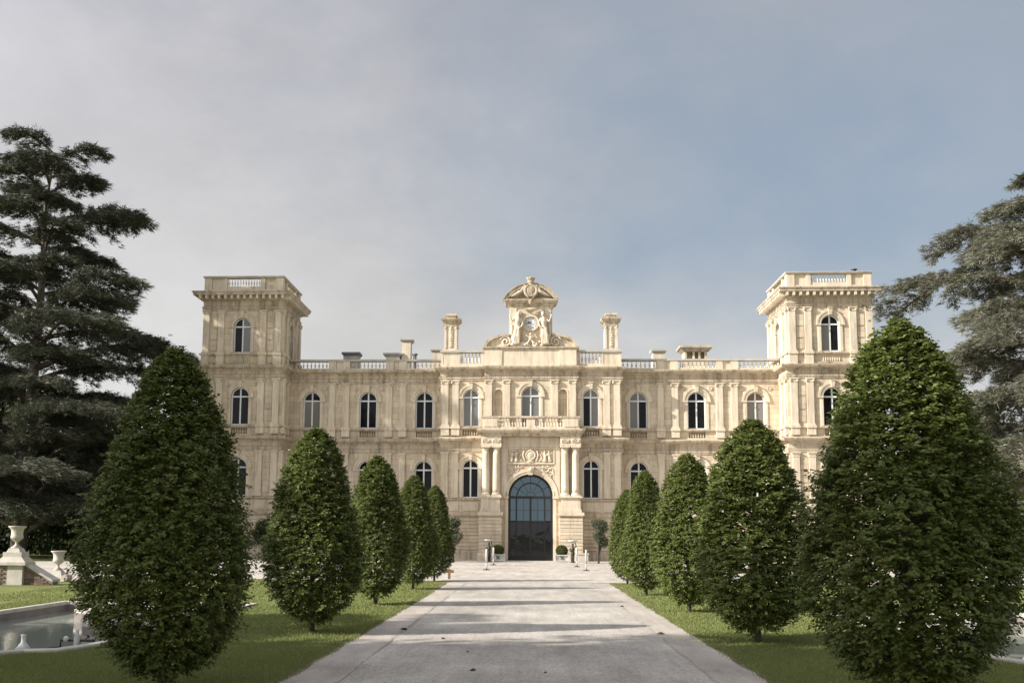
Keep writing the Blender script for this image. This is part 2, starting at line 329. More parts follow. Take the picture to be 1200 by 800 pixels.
# grass blades on the near lawns
def inpoly(px, py, poly):
    c = np.zeros(len(px), bool); n = len(poly)
    for i in range(n):
        x1, y1 = poly[i]; x2, y2 = poly[i-1]
        c ^= ((y1 > py) != (y2 > py)) & (px < (x2-x1)*(py-y1)/(y2-y1+1e-12)+x1)
    return c
def grass():
    g = np.random.default_rng(3); X = []; Y = []
    for (x0, x1, y0, y1, n) in [(-9, -2.88, 10.5, 16, 120000), (2.88, 9, 10.5, 16, 100000), (-12, -2.8, 16, 24, 70000), (2.8, 9, 16, 24, 60000), (-14, -2.8, 24, 36, 30000), (2.8, 8, 24, 36.7, 25000)]:
        X.append(g.uniform(x0, x1, n)); Y.append(g.uniform(y0, y1, n))
    # ragged edge growing over the border
    n = 16000; s = np.where(g.random(n) < .5, -1, 1); yy = g.uniform(10.5, 30, n); X.append(s*(2.92-np.abs(g.normal(0, .06, n)))); Y.append(yy)
    X = np.concatenate(X); Y = np.concatenate(Y)
    big = [(-10.98, 10.8), (-8.0, 11.6), (-7.25, 13.5), (-6.95, 14.0), (-6.5, 14.15), (-6.3, 15.0), (-6.1, 16.2), (-6.2, 17.5), (-6.3, 23.9), (-10.98, 23.9)]
    ok = ~inpoly(X, Y, big) & ~inpoly(-X+.15, Y-.5, big); X, Y = X[ok], Y[ok]; n = len(X)
    far = np.clip((Y-10)/14, 0, 1); h = g.uniform(.015, .038, n)*(1+.3*far); w = .004+.010*far; a = g.uniform(0, 2*PI, n); lx, ly = g.normal(0, .014, n), g.normal(0, .014, n)
    dx, dy = np.cos(a)*w, np.sin(a)*w; z = np.zeros(n)
    V = np.stack([np.stack([X-dx, Y-dy, z-.002], 1), np.stack([X+dx, Y+dy, z-.002], 1), np.stack([X+lx, Y+ly, h], 1)], 1).reshape(-1, 3)
    o = ob('grass', npmesh('grass', V, np.arange(3*n).reshape(-1, 3), GRASSB), kind='stuff')
    tag(o, 'short mown grass on both lawns beside the drive', 'grass')
grass()

# basins
WETST = simple('wet_basin_stone', (.17, .145, .135), (.26, .225, .21), scale=2, rough=.6)
def basin(poly, side):
    b = empty('basin', (0 if 0 else (sum(p[0] for p in poly)/len(poly)), 17.5, 0), 'sunken ornamental water basin with pale stone rim on the %s lawn' % side, 'basin', 'ornamental basins'); ox, oy = b.location.x, b.location.y
    P = [(x-ox, y-oy) for x, y in poly]
    area = sum(P[i-1][0]*P[i][1]-P[i][0]*P[i-1][1] for i in range(len(P)))
    if area > 0: path = P      # ccw: outward = right-hand side
    else: path = P[::-1]
    m = MB(); m.sweep([(0, -.03), (-.001, .03), (.02, .045), (.13, .045), (.15, .03), (.15, -.05)], path, closed=True); ob('rim', m.mesh('rim', PALE), b)
    m = MB(); m.sweep([(.01, -.6), (.01, -.025)], path, closed=True); ob('inner_wall', m.mesh('inner_wall', WETST), b)
    tri = tessellate_polygon([[Vector((x, y, 0)) for x, y in P]]); me = bpy.data.meshes.new('water'); me.from_pydata([(x, y, -.20) for x, y in P], [], [tuple(t) for t in tri]); me.materials.append(WATER)
    for p in me.polygons:
        if p.normal.z < 0: p.flip()
    ob('water', me, b)
    sg = -1 if ox < 0 else 1; led = [(-10.1, 23.75), (-9.55, 21.4), (-8.75, 20.6), (-8.0, 18.4), (-7.35, 17.85), (-6.5, 17.5), (-6.3, 19), (-6.3, 23.75)]
    if sg > 0: led = [(-x+.15, y+.5) for x, y in led]
    me = bpy.data.meshes.new('paved_corner'); n = len(led); me.from_pydata([(x-ox, y-oy, .058) for x, y in led]+[(x-ox, y-oy, -.02) for x, y in led], [], [tuple(range(n))]+[(i, (i+1) % n, (i+1) % n+n, i+n) for i in range(n)]); me.materials.append(PALE); ob('paved_corner', me, b)
    return b
basin(BAS, 'left'); basin(BASR, 'right')
def fountain(x, y, label):
    f = empty('fountain_nozzle', (x, y, -.24), label, 'fountain nozzle', 'fountain fittings')
    m = MB(); m.lathe([(.10, -.1), (.11, .10), (.105, .18), (.06, .24), (.035, .27), (.035, .36), (.045, .38)], n=18); ob('nozzle_body', m.mesh('nozzle_body', WHITEM, True), f)
    return f
fountain(-7.55, 15.15, 'white bottle shaped fountain nozzle standing in the left basin by its near rim')
fp = empty('fountain_pipe', (-7.35, 16.5, -.24), 'dark twin pipe fitting with pale nozzle in the left basin', 'pipe fitting', 'fountain fittings')
m = MB(); m.tube([(-.25, 0, -.05), (-.25, 0, .16), (.3, .03, .16), (.3, .03, -.05)], .022); m.lathe([(.16, .0), (.17, .05), (.05, .08)], cx=.22, n=14); m.tube([(-.9, -.9, .02), (-.25, 0, .05)], .018); ob('pipework', m.mesh('pipework', DARKM, True), fp)
m = MB(); m.lathe([(.05, -.05), (.05, .2), (.03, .24), (.028, .34)], cx=.02, n=12); m.lathe([(.04, .14), (.045, .2), (.02, .23)], cx=-.16, n=12); ob('nozzle', m.mesh('nozzle', WHITEM, True), fp)
fountain(7.35, 15.9, 'white fountain nozzle standing in the right basin')

# ================================================================== CHATEAU
X0, YT, YW, YC = .08, 66.62, 68.91, 67.61
CH = empty('chateau', (X0, YC, 0), 'symmetrical pale limestone chateau with two square corner towers and a central clock', 'chateau')
def part(name, mb, mat, loc=(0, 0, 0), rotz=0, smooth=False, kind=None, parent=None):
    me = mb.mesh(name, mat, smooth) if isinstance(mb, MB) else mb
    return ob(name, me, parent or CH, (loc[0], loc[1]-(0 if parent else YC), loc[2]), rotz, kind)
TX0, TX1 = 16.52, 22.2       # tower, lower storeys
UX0, UX1 = 16.68, 22.04      # tower, upper storey
TC = 19.35; UD = 5.36

def front(Y): return lambda u, d, z: (u, Y+d, z)
def side(x, s): return lambda u, d, z: (x-s*d, u, z)
def wall(mb, T, u0, u1, z0, z1, ops=()):
    # ops: (uc, half, zb, zt, 'a'|'r', reveal) ; zt = spring line for arches
    cur = u0
    def q(a, b, c, d): mb.add([a, b, c, d], [(0, 1, 2, 3)])
    for (uc, h, zb, zt, kd, rev) in sorted(ops):
        q(T(cur, 0, z0), T(uc-h, 0, z0), T(uc-h, 0, z1), T(cur, 0, z1)); cur = uc+h
        if zb > z0: q(T(uc-h, 0, z0), T(uc+h, 0, z0), T(uc+h, 0, zb), T(uc-h, 0, zb))
        if kd == 'a':
            n = 16; arc = [(uc-h*math.cos(PI*i/n), zt+h*math.sin(PI*i/n)) for i in range(n+1)]
        else: arc = [(uc-h, zt), (uc+h, zt)]
        for (a, za), (b, zb_) in zip(arc, arc[1:]): q(T(a, 0, za), T(b, 0, zb_), T(b, 0, z1), T(a, 0, z1))
        ring = [(uc-h, zb)]+arc+[(uc+h, zb)]
        for (a, za), (b, zb_) in zip(ring, ring[1:]+ring[:1]): q(T(a, 0, za), T(b, 0, zb_), T(b, rev, zb_), T(a, rev, za))
        if kd == 'r' : q(T(uc-h, rev, zb), T(uc+h, rev, zb), T(uc+h, rev, zt), T(uc-h, rev, zt))
    q(T(cur, 0, z0), T(u1, 0, z0), T(u1, 0, z1), T(cur, 0, z1))

# --- windows
WINCACHE = {}
def window_meshes(h, zs, ht=2.0):
    key = (h, zs)
    if key in WINCACHE: return WINCACHE[key]
    fr = MB(); w = .08; tz = zs-.02    # transom
    fr.box(-h, -h+w, -.03, .05, 0, zs); fr.box(h-w, h, -.03, .05, 0, zs); fr.box(-h+w, h-w, -.03, .05, 0, w)
    fr.arcband(0, zs, h-w, h, -.03, .05); fr.box(-.048, .048, -.045, .04, w, zs+h-w+.01); fr.box(-h+w, h-w, -.055, .035, zs-.06, zs+.035)
    panes = []
    for s in (-1, 1):
        a, b = (-h+w+.004, -.05) if s < 0 else (.05, h-w-.004)
        p = MB(); p.add([(a, .01, w), (b, .01, w), (b, .01, zs-.062), (a, .01, zs-.062)], [(0, 1, 2, 3)]); panes.append(p.mesh('pane', GLASS))
        p = MB(); r = h-w-.004; n = 8; a0, a1 = (PI/2, PI) if s < 0 else (0, PI/2); pts = []
        for i in range(n+1):
            t = a0+(a1-a0)*i/n; x = r*math.cos(t); x = min(x, -.05) if s < 0 else max(x, .05); pts.append((x, .01, zs+.037+(r-.02)*math.sin(t)))
        lo = (-.05 if s < 0 else .05, .01, zs+.037); p.add(pts+[lo], [tuple(range(n+2))]); panes.append(p.mesh('pane', GLASS))
    # surround
    su = MB()
    su.arcband(0, zs, h-.0, h+.18, -.06, .02); su.arcband(0, zs, h+.18, h+.30, -.10, .02); 
    for s in (-1, 1):
        x0, x1 = sorted((s*h, s*(h+.17))); su.box(x0, x1, -.05, .02, -.002, zs-.10)
        x0, x1 = sorted((s*(h-.02), s*(h+.32))); su.box(x0, x1, -.11, .02, zs-.10, zs)
    su.frustum(0, -.09, .09, .09, zs+h-.03, .14, .13, zs+h+.40); su.box(-.17, .17, -.26, 0, zs+h+.401, zs+h+.44)
    WINCACHE[key] = (fr.mesh('window', FRAME), panes, su.mesh('window_surround', TRIM)); return WINCACHE[key]
def window(x, Y, z, h, zs, rotz=0, blind=None, dep=.2, surround=True):
    fr, panes, su = window_meshes(h, zs); c, s = math.cos(rotz), math.sin(rotz)
    wx, wy = x-s*dep, Y+c*dep
    w = part('window', fr, None, (wx, wy, z), rotz)
    for i, p in enumerate(panes):
        pm = p
        g = (blind or {}).get(i)
        if g:
            pm = p.copy(); pm.materials[0] = g
        ob('pane', pm, w)
    if surround: part('window_surround', su, None, (x, Y, z), rotz)

# --- pilasters
def pil_mesh(H, ionic, ped, w=.42):
    m = MB(); d = .135; h = w/2
    if ped: m.box(-h-.06, h+.06, -d-.06, .02, -ped, -.155); m.box(-h-.1, h+.1, -d-.12, .02, -.15, -.004)
    m.box(-h-.06, h+.06, -d-.05, .02, 0, .07); m.box(-h-.03, h+.03, -d-.02, .02, .07, .14); m.box(-h, h, -d, .02, .14, H-.27)
    if ionic:
        m.box(-h, h, -d-.02, .02, H-.27, H-.07)
        for s in (-1, 1):
            T = Matrix.Translation((s*(h+.005), -d-.01, H-.16)) @ Matrix.Rotation(PI/2, 4, 'X'); m.lathe([(.085, -.05), (.09, .03), (.05, .06), (.05, .03), (.02, .07)], n=10, T=T)
        m.box(-h-.07, h+.07, -d-.08, .02, H-.07, H)
    else:
        m.box(-h-.02, h+.02, -d-.025, .02, H-.30, H-.25); m.box(-h, h, -d, .02, H-.25, H-.14); m.box(-h-.04, h+.04, -d-.04, .02, H-.14, H-.07); m.box(-h-.07, h+.07, -d-.07, .02, H-.07, H)
    return m.mesh('pilaster', TRIM)
P_UP = pil_mesh(2.93, True, .85); P_1 = pil_mesh(3.08, True, .60); P_0 = pil_mesh(3.02, False, 0)
def pil(me, x, Y, z, rotz=0): part('pilaster', me, None, (x, Y, z), rotz)

# --- window lists
GF = 4.04; FF = 8.75; UF = 13.6
Hh, Zs = .61, 1.91            # standard window: half width, spring
CEN = [(.635, 2.02)]
WX = [7.22, 11.09, 14.98]; CX = [3.97]
BL = {11: 0}
base = MB(); body = MB()
# base zone walls (0..3.9) per block, then floors
P1 = [(-TX1, 92), (-TX1, YT), (-TX0, YT), (-TX0, YW), (-6, YW), (-6, YC), (6, YC), (6, YW), (TX0, YW), (TX0, YT), (TX1, YT), (TX1, 92)]
def prof_wall(z0, z1, path, mb): mb.sweep([(0, z0), (0, z1)], path)
prof_wall(-.1, 3.9, P1, base); part('base_wall', base, STONE)
def ops0(xs): return [(x, Hh, GF, GF+Zs, 'a', .32) for x in xs]
def opsD(xs, h=.55): return [(x, h, 8.16, 8.56, 'r', .42) for x in xs]
def opsF(xs): return [(x, Hh, FF, FF+Zs, 'a', .32) for x in xs]
for s in (-1, 1):
    xs = [s*x for x in WX]; u0, u1 = sorted((s*6.0, s*TX0))
    wall(body, front(YW), u0, u1, 3.9, 8.0, ops0(xs)); wall(body, front(YW), u0, u1, 8.0, 8.66, opsD(xs)); wall(body, front(YW), u0, u1, 8.66, 12.6, opsF(xs))
    u0, u1 = sorted((s*TX0, s*TX1)); xs = [s*TC]
    wall(body, front(YT), u0, u1, 3.9, 8.0, ops0(xs)); wall(body, front(YT), u0, u1, 8.0, 8.66, opsD(xs)); wall(body, front(YT), u0, u1, 8.66, 12.6, opsF(xs))
    body.sweep([(0, 3.9), (0, 12.6)], [(-TX0, YT), (-TX0, YW+.1)] if s < 0 else [(TX0, YW+.1), (TX0, YT)])
    body.sweep([(0, 3.9), (0, 12.6)], [(-TX1, 92), (-TX1, YT)] if s < 0 else [(TX1, YT), (TX1, 92)])
    body.sweep([(0, 3.9), (0, 12.6)], [(-6, YW+.1), (-6, YC)] if s < 0 else [(6, YC), (6, YW+.1)])
    # upper tower
    upper = MB()
    u0, u1 = sorted((s*UX0, s*UX1)); hu, zu = .60, 1.80
    wall(upper, front(YT+.03), u0, u1, 12.6, 17.3, [(s*TC, hu, UF, UF+zu, 'a', .32)])
    wall(upper, side(s*UX0, -s), YT+.03, YT+UD, 12.6, 17.3, [(YT+UD/2, hu, UF, UF+zu, 'a', .32)])
    upper.sweep([(0, 12.6), (0, 17.3)], [(-UX0, YT+UD), (-UX1, YT+UD), (-UX1, YT+.03)] if s < 0 else [(UX1, YT+.03), (UX1, YT+UD), (UX0, YT+UD)]); part('tower_wall', upper, STONE)
# centre, side bays
for s in (-1, 1):
    u0, u1 = sorted((s*3.05, s*6)); xs = [s*3.97]; hs, zs_ = .55, 1.98
    wall(body, front(YC), u0, u1, 3.9, 8.0, [(xs[0], hs, GF, GF+zs_, 'a', .32)]); wall(body, front(YC), u0, u1, 8.0, 8.66, opsD(xs)); wall(body, front(YC), u0, u1, 8.66, 12.6, [(xs[0], hs, FF, FF+zs_, 'a', .32)])
YP = YC-.25; hc, zc = .63, 2.08
nich = [(s*2.13, .27, 9.2, 10.95, 'a', .22) for s in (-1, 1)]
wall(body, front(YP), -3.05, 3.05, 8.0, 12.6, [(0, hc, 8.65, FF+zc, 'a', .32)]+nich)
body.sweep([(0, 8.0), (0, 12.6)], [(-3.05, YC+.1), (-3.05, YP)]); body.sweep([(0, 8.0), (0, 12.6)], [(3.05, YP), (3.05, YC+.1)])
for s in (-1, 1):                                    # niche backs
    body.add([(s*2.13-.3, YP+.22, 9.15), (s*2.13+.3, YP+.22, 9.15), (s*2.13+.3, YP+.22, 11.3), (s*2.13-.3, YP+.22, 11.3)], [(0, 1, 2, 3)])
part('wall', body, STONE)
# rusticated courses of the base
for i in range(9):
    z = .64+i*.235; m = MB(); m.sweep([(-.02, z), (.04, z+.02), (.05, z+.03), (.05, z+.185), (.04, z+.195), (-.02, z+.215)], P1); part('stone_course', m, STONE)
m = MB(); m.sweep([(-.02, -.1), (.14, -.1), (.14, .55), (.10, .60), (-.02, .61)], P1); part('plinth', m, CORN)
m = MB(); m.sweep([(-.02, 2.79), (.05, 2.80), (.13, 2.88), (.13, 3.02), (.02, 3.10), (-.02, 3.10)], P1); part('string_course', m, CORN)
m = MB(); m.sweep([(-.02, 3.84), (.06, 3.85), (.13, 3.93), (.13, 4.01), (-.02, 4.035)], P1); part('string_course', m, CORN)
# dado panels of the ground floor
def dado(xa, xb, Y, z0=3.2, z1=3.78):
    m = MB(); m.box(xa, xb, Y-.045, Y+.01, z0, z1); part('dado_panel', m, TRIM)
for s in (-1, 1):
    for a, b in [(3.42, 4.5), (4.75, 5.85)]: dado(*sorted((s*a, s*b)), YC)
    for a, b in [(6.6, 7.85), (8.4, 9.95), (10.45, 11.75), (12.35, 13.9), (14.35, 15.65)]: dado(*sorted((s*a, s*b)), YW)
    for a, b in [(16.65, 17.3), (17.45, 18.1), (18.6, 20.1), (20.6, 21.25), (21.4, 22.05)]: dado(*sorted((s*a, s*b)), YT)
# ground floor entablature and main entablature
m = MB(); m.sweep([(-.02, 7.06), (.05, 7.07), (.05, 7.17), (.08, 7.18), (.08, 7.28), (.11, 7.31), (.02, 7.33), (.02, 7.62), (.08, 7.66), (.12, 7.74), (.34, 7.80), (.40, 7.92), (.40, 7.98), (-.02, 8.09)], P1); part('cornice', m, CORN)
m = MB(); m.sweep([(-.02, 8.56), (.05, 8.57), (.17, 8.63), (.17, 8.70), (-.02, 8.735)], P1[:6]+[(-6, YC), (-4.75, YC)][1:]); part('string_course', m, CORN)
m = MB(); m.sweep([(-.02, 8.56), (.05, 8.57), (.17, 8.63), (.17, 8.70), (-.02, 8.735)], [(4.75, YC), (6, YC)]+P1[7:]); part('string_course', m, CORN)
for s in (-1, 1):
    m = MB(); m.sweep([(-.02, 8.56), (.05, 8.57), (.17, 8.63), (.17, 8.70), (-.02, 8.735)], [(min(s*3.3, s*4.75), YC), (max(s*3.3, s*4.75), YC)]); part('string_course', m, CORN)
P2 = P1[:6]+[(-3.05, YC), (-3.05, YP), (3.05, YP), (3.05, YC)]+P1[6:]
m = MB(); m.sweep([(-.02, 11.84), (.06, 11.85), (.06, 11.95), (.10, 11.96), (.10, 12.07), (.13, 12.10), (.03, 12.12), (.03, 12.38), (.10, 12.42), (.14, 12.5), (.36, 12.55), (.42, 12.67), (.42, 12.73), (-.02, 12.80)], P2); part('cornice', m, CORN)
# pilasters
for s in (-1, 1):
    for x in (17.0-.08, 17.93, 20.77, 21.78):
        pil(P_0, s*x, YT, 4.04); pil(P_1, s*x, YT, 8.76)
    for x in (UX0+.23, 17.92, 20.78, UX1-.23): pil(P_UP, s*x, YT+.03, 13.56)
    for y in (YT+.28, YT+1.28, YT+UD-1.25, YT+UD-.25):
        pil(P_UP, s*UX0, y, 13.56, -s*PI/2)
    for y in (YT+.28, YT+1.3):
        pil(P_0, s*TX0, y, 4.04, -s*PI/2); pil(P_1, s*TX0, y, 8.76, -s*PI/2)
    for x in (8.70, 9.65, 12.60, 13.57):
        pil(P_0, s*x, YW, 4.04); pil(P_1, s*x, YW, 8.76)
    for x in (5.0, 5.68):
        pil(P_0, s*x, YC, 4.04); pil(P_1, s*x, YC, 8.76)
    for x in (1.58, 2.76): pil(P_1, s*x, YP, 8.76)
# wall panels between tower pilasters
for s in (-1, 1):
    for Y, zs_, xs in [(YT+.03, [(13.75, 14.42), (14.5, 15.2), (15.28, 16.1)], (17.42, 21.28)), (YT, [(9.0, 9.75), (9.83, 10.65), (10.73, 11.45)], (17.42, 21.28)), (YT, [(4.3, 5.05), (5.13, 5.9), (5.98, 6.75)], (17.42, 21.28))]:
        for x in xs:
            for z0, z1 in zs_:
                m = MB(); m.frustum(0, 0, .2, .2, 0, .2, .2, 0) if 0 else m.box(s*x-.22, s*x+.22, Y-.04, Y+.01, z0, z1); part('wall_panel', m, STONE)
# roundels beside the upper window arches
RO = MB(); T = Matrix.Rotation(PI/2, 4, 'X'); RO.lathe([(.15, -.02), (.15, .05), (.11, .06), (.10, .02), (.06, .02), (.04, .05)], n=14, T=T); ROM = RO.mesh('roundel', TRIM, True)
for s in (-1, 1):
    for c, Y in [(TC, YT)]+[(x, YW) for x in WX]:
        for k in (-1, 1): part('roundel', ROM, None, (s*c+k*.91, Y, 11.5))
# windows
dk = {0: GLASSG, 2: GLASSG}
for s in (-1, 1):
    for i, x in enumerate(WX):
        window(s*x, YW, GF, Hh, Zs)
        b = None
        if i == 2: b = {0: GLASSG, 2: GLASSG} if s < 0 else {0: GLASSG, 2: GLASSG, 1: GLASSR, 3: GLASSR}
        if i == 0 and s > 0: b = {0: GLASSB, 1: GLASSB, 3: GLASSB}
        window(s*x, YW, FF, Hh, Zs, blind=b)
    window(s*TC, YT, GF, Hh, Zs); window(s*TC, YT, FF, Hh, Zs); window(s*3.97, YC, GF, .55, 1.98)
    window(s*3.97, YC, FF, .55, 1.98, blind={0: GLASSB, 1: GLASSB, 2: GLASSB, 3: GLASSB} if s < 0 else {1: GLASSB, 2: GLASSB, 3: GLASSB})
    window(s*TC, YT+.03, UF, .60, 1.80, blind={0: GLASSG} if s > 0 else {2: GLASSB, 3: GLASSB})
    window(s*UX0, YT+UD/2, UF, .60, 1.80, rotz=-s*PI/2)
window(0, YP, 8.72, hc, zc, blind={i: GLASSB for i in range(4)})
# niches archivolts
NI = MB(); NI.arcband(0, 1.75, .27, .36, -.05, .02, n=12); NI.box(-.36, -.27, -.05, .02, 0, 1.75); NI.box(.27, .36, -.05, .02, 0, 1.75); NI.box(-.42, .42, -.07, .02, -.1, -.003); NIM = NI.mesh('niche_surround', TRIM)
for s in (-1, 1): part('niche_surround', NIM, None, (s*2.13, YP, 9.2))

# balusters
BP = [(.05, 0), (.05, .06), (.026, .09), (.088, .28), (.078, .40), (.026, .60), (.026, .72), (.05, .78), (.05, .86)]
def balusters(x0, x1, n, Y, z0, h, parent=None, axis='x', r=1.0, mat=TRIM):
    m = MB(); q = 8
    for i in range(n):
        x = x0+(x1-x0)*(i+.5)/n; prof = [(a*r*h/.6*.75, z0+b/.86*h) for a, b in BP]
        m.lathe(prof, cx=x if axis == 'x' else Y, cy=Y if axis == 'x' else x, n=q)
    part('balusters', m, mat, kind='stuff', smooth=True)
def mini(xc, Y): balusters(xc-.5, xc+.5, 6, Y+.03, 8.165, .39, r=.85)
for s in (-1, 1):
    for x in WX: mini(s*x, YW)
    mini(s*TC, YT); mini(s*3.97, YC)
    # below upper tower windows
    m = MB(); m.box(s*TC-.62, s*TC+.62, YT-.02, YT+.025, 12.84, 12.92); m.box(s*TC-.62, s*TC+.62, YT-.02, YT+.025, 13.32, 13.39); part('balustrade_rail', m, TRIM)
    balusters(s*TC-.58, s*TC+.58, 8, YT-.02, 12.92, .40, r=.8)
# tower: sill course, upper entablature, parapet
for s in (-1, 1):
    def ring(x0, x1, y0, y1): return [(x0, y0), (x1, y0), (x1, y1), (x0, y1)]     # ccw from above: outward right-hand
    a, b = sorted((s*UX0, s*UX1)); R = ring(a, b, YT+.03, YT+UD)
    m = MB(); m.sweep([(-.02, 13.39), (.05, 13.40), (.19, 13.46), (.19, 13.53), (-.02, 13.555)], R, True); part('string_course', m, CORN)
    m = MB(); m.sweep([(-.02, 12.79), (.10, 12.80), (.10, 12.90), (-.02, 12.92)], R, True); part('string_course', m, CORN)
    m = MB(); m.sweep([(-.02, 16.48), (.05, 16.49), (.05, 16.58), (.09, 16.59), (.09, 16.68), (.14, 16.73), (.03, 16.75), (.03, 17.12), (.16, 17.18), (.16, 17.44), (.60, 17.46), (.60, 17.56), (.68, 17.66), (.68, 17.72), (-.05, 17.80)], R, True); part('cornice', m, CORN)
    m = MB(); n = 14
    for i in range(n):
        x = a-.35+(b-a+.7)*(i+.5)/n; m.box(x-.075, x+.075, YT+.03-.56, YT-.10, 17.20, 17.455)
    sx = a if s > 0 else b; o = -1 if s > 0 else 1
    for i in range(n):
        y = YT-.3+(UD+.6)*(i+.5)/n; x0, x1 = sorted((sx+o*.13, sx+o*.58)); m.box(x0, x1, y-.075, y+.075, 17.20, 17.455)
    part('modillions', m, TRIM, kind='stuff')
    # parapet
    inn = .28
    def par(m, xa, xb, ya, yb): m.box(xa, xb, ya, yb, 17.78, 18.72)
    m = MB(); y0, y1 = YT+.02, YT+UD+.01; a2, b2 = a-.02, b+.02
    for (xa, xb) in [(a2, a2+.5), (b2-.5, b2)]:
        for (ya, yb) in [(y0, y0+.5), (y1-.5, y1)]: par(m, xa, xb, ya, yb)
    for xx in (s*TC-1.45, s*TC+1.15):
        par(m, xx, xx+.3, y0+.02, y0+.32); par(m, xx, xx+.3, y1-.32, y1-.02)
        ym = YT+UD/2+(-1.45 if xx < s*TC else 1.15)
        par(m, a2+.02, a2+.32, ym, ym+.3); par(m, b2-.32, b2-.02, ym, ym+.3)
    for (xa, xb) in [(a2+.5, s*TC-1.45), (s*TC+1.45, b2-.5)]:
        for yy in (y0+.12, y1-.3): m.box(xa, xb, yy, yy+.14, 17.98, 18.72)
    for (ya, yb) in [(y0+.5, YT+UD/2-1.45), (YT+UD/2+1.45, y1-.5)]:
        for xx in (a2+.12, b2-.3): m.box(xx, xx+.14, ya, yb, 17.98, 18.72)
    m.sweep([(-.36, 17.78), (.0, 17.78), (.0, 17.97), (-.36, 17.97)], ring(a2+.03, b2-.03, y0+.03, y1-.03), True)
    m.box(s*TC-1.15, s*TC+1.15, y0+.08, y0+.26, 17.97, 18.16)
    part('parapet', m, TRIM)
    m = MB(); m.sweep([(-.42, 18.73), (.05, 18.725), (.09, 18.80), (.09, 18.85), (-.42, 18.89), (-.42, 18.73)], ring(a2, b2, y0, y1), True); part('coping', m, GREYST)
    balusters(s*TC-1.13, s*TC+1.13, 12, y0+.17, 18.16, .565, r=.9); balusters(s*TC-1.13, s*TC+1.13, 12, y1-.17, 17.98, .74, r=.8)
    for xx in (a2+.17, b2-.17): balusters(YT+UD/2-1.13, YT+UD/2+1.13, 12, xx, 17.98, .74, axis='y', r=.8)
    m = MB(); m.box(a+.3, b-.3, YT+.3, YT+UD-.3, 17.5, 17.76); part('tower_roof', m, LEAD)
m = MB(); m.lathe([(.1, 0), (.1, .07), (.2, .08), (.2, .13)], n=12); part('roof_lamp', m, DARKM, (21.05, YT+.2, 18.9))

# wing balustrades
for s in (-1, 1):
    piers = [(8.47, 9.0), (9.37, 9.9), (12.4, 12.85), (13.35, 13.85)]; m = MB()
    for a, b in piers: m.box(*sorted((s*a, s*b)), YW-.06, YW+.34, 12.785, 13.37)
    for a, b in [(9.0, 9.37), (12.85, 13.35)]: m.box(*sorted((s*a, s*b)), YW+.02, YW+.28, 12.785, 13.37)
    for a, b in [(6.02, 8.47), (9.9, 12.4), (13.85, 16.66)]: m.box(*sorted((s*a, s*b)), YW-.01, YW+.29, 12.78, 12.88)
    part('balustrade', m, TRIM)
    m = MB(); m.box(*sorted((s*6.02, s*16.66)), YW-.10, YW+.38, 13.372, 13.50); part('coping', m, GREYST)
    for a, b, n in [(6.1, 8.45, 8), (9.95, 12.35, 9), (13.9, 16.6, 10)]: balusters(*sorted((s*a, s*b)), n, YW+.14, 12.88, .49, r=1.15)
    # centre block parapet over the side bays
    m = MB(); m.box(*sorted((s*3.12, s*6.0)), YC-.05, YC+.35, 12.79, 12.97)
    for a, b in [(3.12, 3.3), (4.72, 4.83), (5.86, 6.0)]: m.box(*sorted((s*a, s*b)), YC-.02, YC+.32, 12.97, 13.74)
    m.box(*sorted((s*4.83, s*5.86)), YC+.02, YC+.32, 12.97, 13.74); part('balustrade', m, TRIM)
    m = MB(); m.box(*sorted((s*3.12, s*6.06)), YC-.10, YC+.38, 13.745, 13.88); part('coping', m, GREYST)
    balusters(*sorted((s*3.3, s*4.72)), 6, YC+.13, 12.97, .77, r=.95)
    # side return of the centre parapet
    m = MB(); m.box(*sorted((s*5.7, s*6.0)), YC+.36, YC+3, 12.97, 13.86); part('balustrade', m, TRIM)
# flat roofs
m = MB(); m.box(-TX1+.3, TX1-.3, YW+.4, 91.5, 12.3, 12.7); part('roof', m, LEAD)
# attic block, clock gable
m = MB(); m.box(-3.08, 3.08, YP-.02, YC+.9, 12.80, 13.90)
for s in (-1, 1):
    m.box(*sorted((s*1.9, s*3.02)), YP-.07, YP, 12.82, 13.88)
part('attic', m, TRIM)
m = MB(); AR = [(-3.1, YC+.9), (-3.1, YP-.04), (3.1, YP-.04), (3.1, YC+.9)]
m.sweep([(-.02, 13.88), (.05, 13.90), (.13, 14.0), (.13, 14.07), (-.3, 14.12)], AR); m.box(-3.0, 3.0, YP+.1, YC+.8, 14.0, 14.10); part('cornice', m, CORN)
for s in (-1, 1):                                     # broken segmental pediments
    m = MB(); pts = []; n = 12; cx, r = 1.55, 1.62
    arc = [(1.42+1.68*math.cos(a), 14.10+.86*math.sin(a)) for a in [PI/2*i/n for i in range(n+1)]]
    poly = [(s*x, z) for x, z in arc]+[(s*1.42, 14.10)]
    m.prism(poly, YP+.16, YC+.5); part('pediment', m, TRIM)
    m = MB(); vs = []; fs = []
    for i, (x, z) in enumerate(arc):
        f = 1.0; x2, z2 = 1.42+(x-1.42)*.90, 14.10+(z-14.10)*.84
        vs += [(s*x, YP-.04, z+.02), (s*x2, YP-.02, z2), (s*x2, YP+.2, z2), (s*x, YC+.5, z+.02)]
    for i in range(n):
        for j in range(4): fs.append((i*4+j, i*4+(j+1) % 4, (i+1)*4+(j+1) % 4, (i+1)*4+j))
    fs += [(0, 1, 2, 3), (n*4+3, n*4+2, n*4+1, n*4)]; m.add(vs, fs); part('pediment_moulding', m, CORN)
m = MB(); GY = YP+.22
pr = [(-1.78, 14.11), (-1.72, 14.3), (-1.52, 14.75), (-1.44, 15.1), (-1.44, 16.86), (1.44, 16.86), (1.44, 15.1), (1.52, 14.75), (1.72, 14.3), (1.78, 14.11)]
